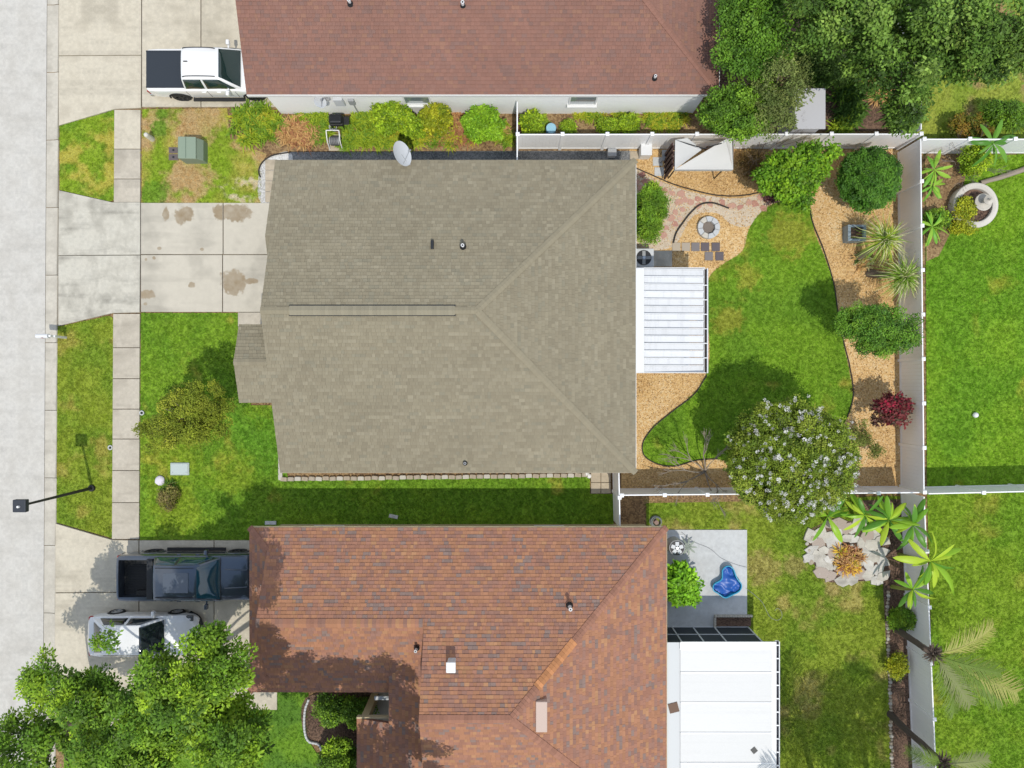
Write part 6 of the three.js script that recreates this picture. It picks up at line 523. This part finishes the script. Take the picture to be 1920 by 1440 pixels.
strap('low weedy clump below the yellow croton', 845, 260, 52, 16, 70, [BM.green, BM.yellow, BM.brown], 5, bed, 0.7);
strap('grassy clump along the kerb of the side path', 660, 268, 26, 10, 30, [BM.lime, BM.green], 10, bed, 0.8);
strap('wide clump of strap leaves below the yellow green bush', 755, 262, 42, 14, 60, [BM.lime, BM.yellow, BM.green], 11, bed, 0.85);
strap('yellowish grassy clump right of the bright green bush', 938, 246, 14, 20, 26, [BM.lime, BM.tan], 12, bed, 0.8);
strap('small strap leaved clump at the gate panel', 950, 262, 8, 14, 12, [BM.lime, BM.green], 6, bed, 0.8);
strap('brown withered patch right of the yellow croton', 862, 236, 18, 24, 22, [BM.brown, BM.tan], 7, bed, 0.7);
strap('thin row of strap leaves under the satellite dish wall', 585, 224, 40, 6, 22, [BM.lime, BM.green], 8, bed, 0.7);
strap('strap leaved clump right of the gate panel', 1015, 234, 10, 12, 14, [BM.lime, BM.green], 9, bed, 0.8);
[[1105, 219, 28, 5, 16, 'wall side row of strap leaves above the bare soil'], [1172, 218, 20, 6, 18, 'strap leaved tuft along the wall, middle of the narrow bed'], [1226, 222, 22, 10, 24, 'strap leaved clump before the dark house corner'], [1265, 222, 22, 12, 26, 'largest strap leaved clump at the dark house corner'], [1240, 240, 30, 4, 16, 'low fringe of leaves along the fence foot']].forEach(([x, y, a, b, n, l], i) => strap(l, x, y, a, b, n, [BM.lime, BM.green, BM.yellow], 20 + i, bed, 0.75));
const bush = (label, px, py, h, rx, rz, n, cols, seed, geo = SP.broad, sc = 0.6, group = bed) => tree('bush', label, G(px, py, h), [[0, 0, 1, 1, 0.45], [-0.5, -0.25, 0.85, 0.5, 0.25], [0.5, 0.3, 0.9, 0.5, 0.25], [0.2, -0.5, 1.2, 0.45, 0.2], [-0.3, 0.5, 0.8, 0.45, 0.2]].map(([dx, dz, kh, kr, kn]) => lob(px + dx * rx, py + dz * rz, h * kh, kr * rx / 46, h * 0.4, kr * rz / 46, Math.ceil(n * kn), 0.17, 17)), { geo, cols, seed, trunk: 0.025, limbs: 10, cat: 'bush', sc, group });
const YG = [[0.07, 0.13, 0.01], [0.16, 0.25, 0.018], [0.3, 0.38, 0.028]], YC = [[0.08, 0.12, 0.01], [0.19, 0.22, 0.016], [0.32, 0.3, 0.025]];
bush('yellow green bush below the white wall, left of the small window', 735, 222, 0.95, 38, 28, 80, YG, 41); bush('low yellow green bush linking bush and croton', 775, 238, 0.7, 26, 14, 30, YG, 42); bush('yellow croton bush under the small window', 818, 222, 1.0, 26, 24, 50, YC, 43); bush('rounded bright green bush left of the gate panel', 908, 232, 0.85, 34, 30, 90, [[0.08, 0.18, 0.015], [0.14, 0.26, 0.02], [0.22, 0.36, 0.03]], 44); bush('small green bush right of the gate panel', 996, 230, 0.7, 18, 16, 30, YG, 45);
bush('small green plant beside the blue barrel', 1066, 240, 0.3, 7, 5, 8, YG, 46, SP.small, 1); bush('small round plant at the fence foot in the narrow bed', 1142, 238, 0.4, 14, 9, 16, YG, 47, SP.small, 1.1); bush('green tuft in the middle of the narrow bed', 1180, 232, 0.45, 14, 10, 16, YG, 48, SP.small, 1.1);
tree('withered_plant', 'small withered plant with few leaves on the front lawn', G(316, 934), [lob(316, 932, 0.25, 0.4, 0.12, 0.45, 18, 0.14, 8)], { geo: SP.small, cols: [[0.1, 0.07, 0.04], [0.12, 0.13, 0.03], [0.2, 0.15, 0.1]], seed: 51, trunk: 0.015, limbs: 8, cat: 'plant' });
strap('small spiky dark plant above the withered plant', 322, 912, 8, 6, 5, [BM.dark, BM.green], 33, null, 0.8, 'spiky_plant');
// ponytail palms
function ponytail(label, [bx, bz], top, seed, mats, n = 4) { const o = thing('ponytail_palm', label, 'palm', [bx, bz]); add(o, 'trunk', taper([[0, -0.03, 0], [(top[0] - bx) * 0.3, top[1] * 0.3, (top[2] - bz) * 0.3], [top[0] - bx, top[1], top[2] - bz]], 0.2, 0.06, 9, 14), MT.bark); mats.forEach((m, k) => { const g = blades(120, 1.55, 0.013, seed + k, 1.0, 1.0, 8).translate(top[0] - bx, top[1], top[2] - bz); add(o, 'leaves', g, m); }); return o; }
{ const a = G(1652, 452, 1.5), b = G(1688, 520, 1.4); ponytail('ponytail palm with fine arching leaves above the blue grey pot', G(1608, 484), [a[0], 1.5, a[1]], 61, [BM.green, BM.lime, BM.pale]); ponytail('second ponytail palm leaning over the right fence', G(1630, 512), [b[0], 1.4, b[1]], 71, [BM.green, BM.green, BM.pale]); strap('dry bromeliad like clump at the foot of the ponytail palms', 1615, 492, 8, 14, 12, [BM.tan, BM.pale, BM.dark], 63, null, 0.9, 'dry_plant'); }
// banana plants
function bigLeaf(L, W, bend, seed, tear = 0.15) { const r = rng(seed), N = 12, pos = [], idx = []; for (let i = 0; i <= N; i++) { const t = i / N, a = bend * t, x = L * t * (1 - 0.12 * bend * t), y = -L * bend * 0.45 * t * t, w = (t < 0.14 ? 0.018 : W * Math.pow(Math.sin(Math.PI * clamp((t - 0.1) / 0.9, 0, 1)), 0.55)) * (1 - tear * (r() < 0.3 ? r() : 0)); pos.push(x, y - w * 0.12, w, x, y + w * 0.16, w * 0.5, x, y, 0, x, y + w * 0.16, -w * 0.5, x, y - w * 0.12, -w); } for (let i = 0; i < N; i++) for (let j = 0; j < 4; j++) { const b = i * 5 + j; idx.push(b, b + 5, b + 1, b + 1, b + 5, b + 6); } const g = new THREE.BufferGeometry(); g.setAttribute('position', new THREE.Float32BufferAttribute(pos, 3)); g.setIndex(idx); g.computeVertexNormals(); return g; }
const LG = [0, 1, 2, 3].map(k => bigLeaf(1, 0.1, 0.5 + 0.35 * k, k + 3)), ribG = new THREE.CylinderGeometry(0.004, 0.012, 0.97, 5).rotateZ(-Math.PI / 2).translate(0.48, 0, 0);
const BL = [bm(0.1, 0.23, 0.02, 0.35), bm(0.17, 0.31, 0.025, 0.35), bm(0.06, 0.16, 0.02, 0.35), bm(0.25, 0.36, 0.03, 0.4)];
function banana(label, base, top, leaves, seed, group, mats = BL, name = 'banana_plant', cat = 'banana plant', stemR = 0.09) { const o = thing(name, label, cat, base, 0, group), r = rng(seed), b = off(o), P = [top[0] - b.x, top[1], top[2] - b.z]; if (mats !== BL) for (let k = 0; k < 7; k++) leaves.push([r() * 360, 0.45 + 0.45 * r(), 0.1 + 0.8 * r()]); add(o, 'stem', taper([[0, -0.03, 0], [P[0] * 0.5, P[1] * 0.55, P[2] * 0.5], P], stemR, stemR * 0.6, 9, 10), bm(0.16, 0.2, 0.05, 0.6)); if (mats === BL) for (let k = 0; k < 8; k++) leaves.push([r() * 360, 0.7 + 1.1 * r() * r(), -0.1 + 1.0 * r()]); for (let k = 0; k < leaves.length; k++) { const [deg, L, el] = leaves[k], m = add(o, 'leaf', LG[k % 4], mats[Math.floor(r() * mats.length)]); m.position.set(P[0], P[1] - 0.05 * r(), P[2]); m.rotation.set((r() - 0.5) * 1.7, -deg * Math.PI / 180, el + (mats === BL ? 0.25 * r() : 0), 'YXZ'); m.scale.setScalar(L); } return o; }
const bananas = 'banana plants by the fence corner';
{ const pt = (px, py, h) => { const [x, z] = G(px, py, h); return [x, h, z]; };
  banana('banana plant with long leaves nearest the flowering tree', G(1600, 968), pt(1622, 966, 2.0), [[-75, 1.2, 0.5], [175, 1.0, 0.15], [20, 1.7, 0.2], [70, 1.0, 0.3], [120, 1.1, 0.1], [-110, 0.9, 0.5], [45, 1.2, 0.3]], 1, bananas);
  banana('dense banana plant in the middle of the fence corner', G(1640, 970), pt(1668, 975, 2.2), [[-90, 1.2, 0.6], [-40, 1.0, 0.4], [0, 1.3, 0.2], [60, 1.1, 0.3], [110, 1.2, 0.1], [160, 1.2, 0.2], [200, 1.1, 0.3], [-140, 1.0, 0.4], [30, 1.2, 0.5]], 2, bananas);
  banana('banana plant touching the corner post of the fence', G(1672, 975), pt(1712, 985, 2.3), [[-60, 1.3, 0.4], [-100, 1.0, 0.5], [30, 1.3, 0.2], [100, 1.3, 0.1], [170, 1.2, 0.3], [60, 1.1, 0.3]], 3, bananas);
  banana('banana plant spreading its leaves over the far lawn', G(1685, 1040), pt(1745, 1052, 2.4), [[-50, 1.2, 0.4], [-20, 1.4, 0.3], [45, 2.0, 0.1], [95, 1.0, 0.1], [130, 1.4, 0.2], [185, 1.6, 0.15], [20, 1.1, 0.4], [75, 1.2, 0.3]], 4, bananas);
  banana('small banana plant with broad leaf below the spreading one', G(1672, 1100), pt(1712, 1105, 1.9), [[100, 0.9, 0.2], [205, 0.9, 0.2], [-60, 1.1, 0.4], [10, 1.0, 0.3], [130, 1.0, 0.1]], 5, bananas);
  banana('banana plant with two long leaves above the stone bed', G(1556, 975), pt(1552, 968, 1.2), [[125, 1.3, 0.1], [60, 1.4, 0.1], [-60, 0.8, 0.5]], 6, bananas);
  strap('withered yellow brown plant on the pale stones', 1592, 1046, 22, 24, 36, [BM.gold, BM.tan, BM.tan, BM.brown, BM.yellow, BM.brown], 66, null, 0.95, 'withered_plant');
  const g2 = [bm(0.1, 0.26, 0.03, 0.4), bm(0.18, 0.33, 0.04, 0.4)];
  banana('broad leaved plant at the upper end of the soil bed', G(1748, 325), pt(1752, 318, 0.7), [[-70, 0.9, 0.5], [120, 0.9, 0.3], [30, 0.9, 0.3], [170, 0.7, 0.4], [-20, 0.8, 0.5], [80, 0.8, 0.2]], 7, 'broad leaved plants beside the fountain', g2, 'broad_leaf_plant', 'plant', 0.04);
  banana('broad leaved plant in the middle of the soil bed', G(1745, 350), pt(1748, 348, 0.5), [[60, 0.7, 0.3], [150, 0.6, 0.4], [-30, 0.7, 0.3], [100, 0.7, 0.2]], 8, 'broad leaved plants beside the fountain', g2, 'broad_leaf_plant', 'plant', 0.03);
  banana('broad leaved plant at the lower end of the soil bed', G(1745, 428), pt(1748, 425, 0.6), [[100, 0.9, 0.2], [20, 0.9, 0.3], [-40, 0.8, 0.4], [150, 0.7, 0.3], [60, 0.8, 0.2]], 9, 'broad leaved plants beside the fountain', g2, 'broad_leaf_plant', 'plant', 0.04);
  const g3 = [bm(0.05, 0.15, 0.02, 0.4), bm(0.09, 0.21, 0.03, 0.4)];
  banana('tall broad leaved plant in front of the fence behind the fountain', G(1830, 300), pt(1862, 268, 1.7), [[-70, 1.1, 0.3], [-20, 1.3, 0.2], [40, 1.2, 0.2], [110, 1.1, 0.2], [190, 1.2, 0.2], [-120, 1.0, 0.3], [70, 1.0, 0.3]], 10, 'broad leaved plants beside the fountain', g3, 'broad_leaf_plant', 'plant', 0.04);
}
bush('yellow green plants growing in the round fountain', 1808, 391, 0.5, 15, 14, 26, YC, 81, SP.small, 1.1, 'plants around the fountain'); bush('yellow green fringe on the lower rim of the fountain', 1806, 424, 0.3, 22, 5, 16, YC, 82, SP.small, 1.0, 'plants around the fountain'); bush('dark low plants left of the fountain', 1756, 410, 0.35, 16, 12, 18, OAK, 83, SP.small, 1.1, 'plants around the fountain'); bush('pale leafy plant above the fountain', 1828, 300, 0.9, 18, 22, 22, YG, 84, SP.small, 1.2, 'plants around the fountain');
twigs('bare_shrub', 'tangled leafless grey shrub above the fountain', G(1795, 318), 7, 0.7, 0.8, 15, std([0.22, 0.18, 0.16], 0.9), 0.02);
tree('croton', 'yellow and orange croton behind the north fence', G(1818, 244, 0.5), [lob(1812, 238, 0.7, 0.75, 0.3, 0.4, 30, 0.2, 16), lob(1838, 240, 0.7, 0.5, 0.3, 0.35, 14, 0.2, 16)], { geo: SP.broad, cols: [[0.04, 0.07, 0.01], [0.14, 0.12, 0.02], [0.22, 0.1, 0.03]], seed: 85, trunk: 0.03, limbs: 8, cat: 'shrub', sc: 0.6 });
{ const [x, z] = G(1885, 330), o = tag(add(scene, 'fallen_log', taper([[-1.2, 0.12, 0.35], [0, 0.14, 0], [1.4, 0.13, -0.5]], 0.1, 0.13, 9, 14), MT.deadWood), 'long fallen grey log on the shaded lawn', 'log'); o.position.set(x, 0, z); }
// big trees in the upper right corner
const TR = [[0.026, 0.056, 0.014], [0.05, 0.1, 0.02], [0.09, 0.16, 0.034], [0.17, 0.25, 0.07]];
tree('oak_tree', 'wide dark green oak crown filling the upper right corner', G(1760, 60, 3), [lob(1700, 60, 6, 2.5, 1.4, 1.8, 46, 0.5, 26), lob(1850, 40, 6.4, 2.5, 1.4, 1.9, 46, 0.5, 26), lob(1790, 95, 5.6, 1.9, 1.1, 0.9, 26, 0.48, 24), lob(1890, 95, 5.6, 1.2, 1.0, 0.9, 18, 0.48, 22), lob(1705, 195, 4.6, 0.55, 0.7, 0.9, 14, 0.4, 18)], { cols: TR, seed: 91, trunk: 0.26, limbs: 40, geo: SP.small, sc: 1.75 });
tree('oak_tree', 'dark green oak at the top edge left of the wide oak', G(1580, -20, 3), [lob(1590, 20, 5.6, 2.0, 1.2, 1.4, 34, 0.5, 24), lob(1560, -60, 6, 2.2, 1.2, 1.4, 26, 0.55, 26)], { cols: TR, seed: 92, trunk: 0.2, limbs: 30, geo: SP.small, sc: 1.75 });
tree('screen_tree', 'upper green tree against the red brown roof', G(1420, 70, 2.5), [lob(1415, 60, 4.2, 1.2, 0.9, 1.9, 66, 0.42, 28), lob(1430, -30, 4.4, 1.1, 0.9, 1.0, 22, 0.42, 26)], { cols: [[0.035, 0.085, 0.015], [0.07, 0.15, 0.02], [0.12, 0.22, 0.03]], seed: 93, geo: SP.small, trunk: 0.12, limbs: 24, sc: 1.4 });
tree('screen_tree', 'lower green tree beside the dark house corner', G(1390, 205, 2.2), [lob(1385, 205, 3.2, 1.1, 0.8, 0.85, 52, 0.38, 28), lob(1350, 215, 2.6, 0.5, 0.5, 0.5, 12, 0.3, 24)], { cols: [[0.035, 0.085, 0.015], [0.08, 0.16, 0.02], [0.14, 0.24, 0.03]], seed: 94, geo: SP.small, trunk: 0.1, limbs: 18, sc: 1.3 });
tree('screen_tree', 'thin grey green tree with bare twigs over the shed', G(1460, 165, 2.5), [lob(1465, 150, 4, 1.1, 0.8, 1.3, 60, 0.36, 14), lob(1450, 215, 3.4, 0.9, 0.6, 0.7, 24, 0.34, 10)], { cols: [[0.05, 0.08, 0.025], [0.1, 0.13, 0.05], [0.16, 0.18, 0.08]], seed: 95, geo: SP.fine, trunk: 0.12, limbs: 60, sc: 1.4, bark: MT.deadWood });
bush('dark undergrowth bush between the two oaks', 1555, 130, 0.9, 34, 26, 40, TR, 111, SP.small, 1.4, 'dark undergrowth behind the north fence'); bush('dark undergrowth bush behind the shed', 1520, 100, 0.8, 30, 40, 40, TR, 112, SP.small, 1.4, 'dark undergrowth behind the north fence'); bush('dark undergrowth bush above the dry fronds', 1625, 110, 0.8, 30, 24, 34, TR, 113, SP.small, 1.4, 'dark undergrowth behind the north fence'); bush('dark bush beside the croton behind the fence', 1880, 215, 0.9, 34, 16, 30, OAK.slice(0, 3), 114, SP.small, 1.3, 'dark undergrowth behind the north fence');
strap('large tropical clump of narrow leaves right of the shed', 1590, 200, 26, 34, 34, [BM.dark, BM.green, BM.dark], 96, null, 1.3, 'tropical_plant'); strap('bright narrow leaved plant right of the shed at the fence', 1580, 238, 22, 8, 12, [BM.green, BM.lime], 97, null, 1.1, 'tropical_plant'); strap('heap of dry straw coloured fronds under the oak', 1645, 165, 14, 24, 30, [BM.tan, BM.tan, BM.brown], 98, null, 1.0, 'dry_fronds'); strap('dark fern like clump behind the fence under the oak', 1690, 215, 24, 26, 26, [BM.dark, BM.dark, BM.green], 99, null, 1.2, 'tropical_plant'); strap('dark undergrowth plant at the right edge behind the fence', 1890, 225, 26, 18, 24, [BM.dark, BM.green], 100, null, 1.1, 'tropical_plant');
bush('bright green plant on the patio beside the orange roof', 1277, 1098, 1.0, 24, 36, 50, [[0.07, 0.17, 0.015], [0.13, 0.28, 0.02], [0.21, 0.38, 0.03]], 101, SP.broad, 0.95, null); { const o = thing('potted_plant', 'silvery potted plant beside the grey air conditioner', 'potted plant', G(1286, 1022)); add(o, 'pot', new THREE.LatheGeometry([[0, 0.06], [0.12, 0.06], [0.16, 0.34], [0.17, 0.36], [0, 0.34]].map(p => new THREE.Vector2(...p)), 18), MT.grey); for (let k = 0; k < 9; k++) { const m = add(o, 'leaf', LG[k % 4], bm(0.2, 0.24, 0.22, 0.6)); m.position.set(0, 0.36, 0); m.rotation.set(0, k * 0.7, 0.35, 'YXZ'); m.scale.setScalar(0.42); } }
bush('dense green bush in the palm bed at the fence', 1688, 1160, 0.6, 20, 16, 34, OAK, 103, SP.fine, 1.3, 'low shrubs in the palm bed'); bush('yellow and orange shrub in the palm bed', 1682, 1248, 0.5, 12, 14, 22, YC, 104, SP.fine, 1.2, 'low shrubs in the palm bed'); strap('small dark grassy plant below the orange shrub', 1680, 1266, 8, 6, 7, [BM.dark, BM.pale], 105, null, 0.6, 'grass_plant');
// palms
function frond(L, seed, m, droop = 0.5, n = 46, brown = false) { const r = rng(seed), pos = [], idx = [], rach = []; const at = t => [L * t * (1 - 0.18 * droop * t), L * (0.28 * t - droop * 0.75 * t * t), 0]; for (let k = 0; k < n; k++) for (const s of [1, -1]) { const t = 0.14 + 0.86 * k / n, p = at(t), l = L * 0.3 * Math.pow(Math.sin(Math.PI * (0.12 + 0.82 * t)), 0.7) * (0.8 + 0.4 * r()), a = 0.65 + 0.25 * r(), b = pos.length / 3, w = 0.018, dx = Math.cos(a) * l, dz = Math.sin(a) * l * s, dy = -0.3 * l * (0.6 + r()); pos.push(p[0] - w, p[1], p[2], p[0] + w, p[1], p[2], p[0] + dx * 0.5 + w, p[1] + dy * 0.2, dz * 0.55, p[0] + dx * 0.5 - w, p[1] + dy * 0.2, dz * 0.55, p[0] + dx, p[1] + dy, dz); idx.push(b, b + 1, b + 2, b, b + 2, b + 3, b + 3, b + 2, b + 4); } const g = new THREE.BufferGeometry(); g.setAttribute('position', new THREE.Float32BufferAttribute(pos, 3)); g.setIndex(idx); g.computeVertexNormals(); return join([g, taper([at(0), at(0.35), at(0.7), at(1)], 0.035, 0.006, 5, 12)]); }
function palm(label, [bx, bz], top, fronds, dead, seed, group) { const o = thing('palm_tree', label, 'palm', [bx, bz], 0, group), b = off(o), P = [top[0] - b.x, top[1], top[2] - b.z], r = rng(seed); add(o, 'trunk', taper([[0, -0.03, 0], [P[0] * 0.3 - 0.05, P[1] * 0.35, P[2] * 0.3], [P[0] * 0.7, P[1] * 0.7, P[2] * 0.7], P], 0.15, 0.11, 10, 22), std([0.11, 0.085, 0.07], 0.95, { bumpMap: grainBump, bumpScale: 0.03 })); fronds.forEach(([deg, L, el, m], k) => { const f = add(o, 'frond', frond(L, seed + k, m, 0.55), m); f.position.set(...P); f.rotation.set((r() - 0.5) * 0.6, -deg * Math.PI / 180, el, 'YXZ'); }); for (let k = 0; k < dead; k++) { const f = add(o, 'dead_frond', blades(26, 0.62, 0.03, seed + 40 + k, 1.3, 0.4).rotateZ(-0.9), bm(0.1, 0.08, 0.07, 0.95)); f.position.set(P[0], P[1] - 0.12, P[2]); f.rotation.y = k * 6.283 / dead + r(); } return o; }
const FG = bm(0.1, 0.16, 0.03, 0.5), FP = bm(0.17, 0.2, 0.09, 0.6), FY = bm(0.24, 0.25, 0.08, 0.6), pg = 'slender palms in the bed at the right fence';
{ const p3 = (px, py, h) => { const [x, z] = G(px, py, h); return [x, h, z]; };
  palm('palm with three drooping fronds hanging over the far lawn', G(1672, 1172), p3(1752, 1228, 3.4), [[-32, 2.7, 0.3, FY], [72, 2.7, 0.15, FG], [24, 3.7, 0.25, FY], [36, 3.2, 0.3, FG], [55, 2.4, 0.35, FP], [12, 2.6, 0.4, FG]], 5, 3, pg);
  palm('palm at the bottom edge with a skirt of dead fronds', G(1668, 1338), p3(1770, 1432, 3.6), [[40, 2.4, 0.2, FG], [90, 2.4, 0.2, FG], [-10, 1.8, 0.3, FP], [200, 2.0, 0.3, FG], [140, 2.0, 0.3, FG]], 5, 9, pg);
  palm('palm below the frame shading the lower lawn', [13.6, 17.9], [13.4, 5.6, 17.6], Array.from({ length: 15 }, (_, k) => [k * 24, 2.6 + 0.3 * (k % 3), 0.15 + 0.3 * (k % 2), FG]), 4, 15, 'palms beyond the bottom edge'); palm('second palm below the frame shading the lawn by the palm bed', [16.2, 18.4], [16.0, 6.0, 18.0], Array.from({ length: 15 }, (_, k) => [k * 24 + 9, 2.5 + 0.3 * (k % 3), 0.15 + 0.3 * (k % 2), FG]), 4, 25, 'palms beyond the bottom edge'); }
renderer.render(scene, camera);
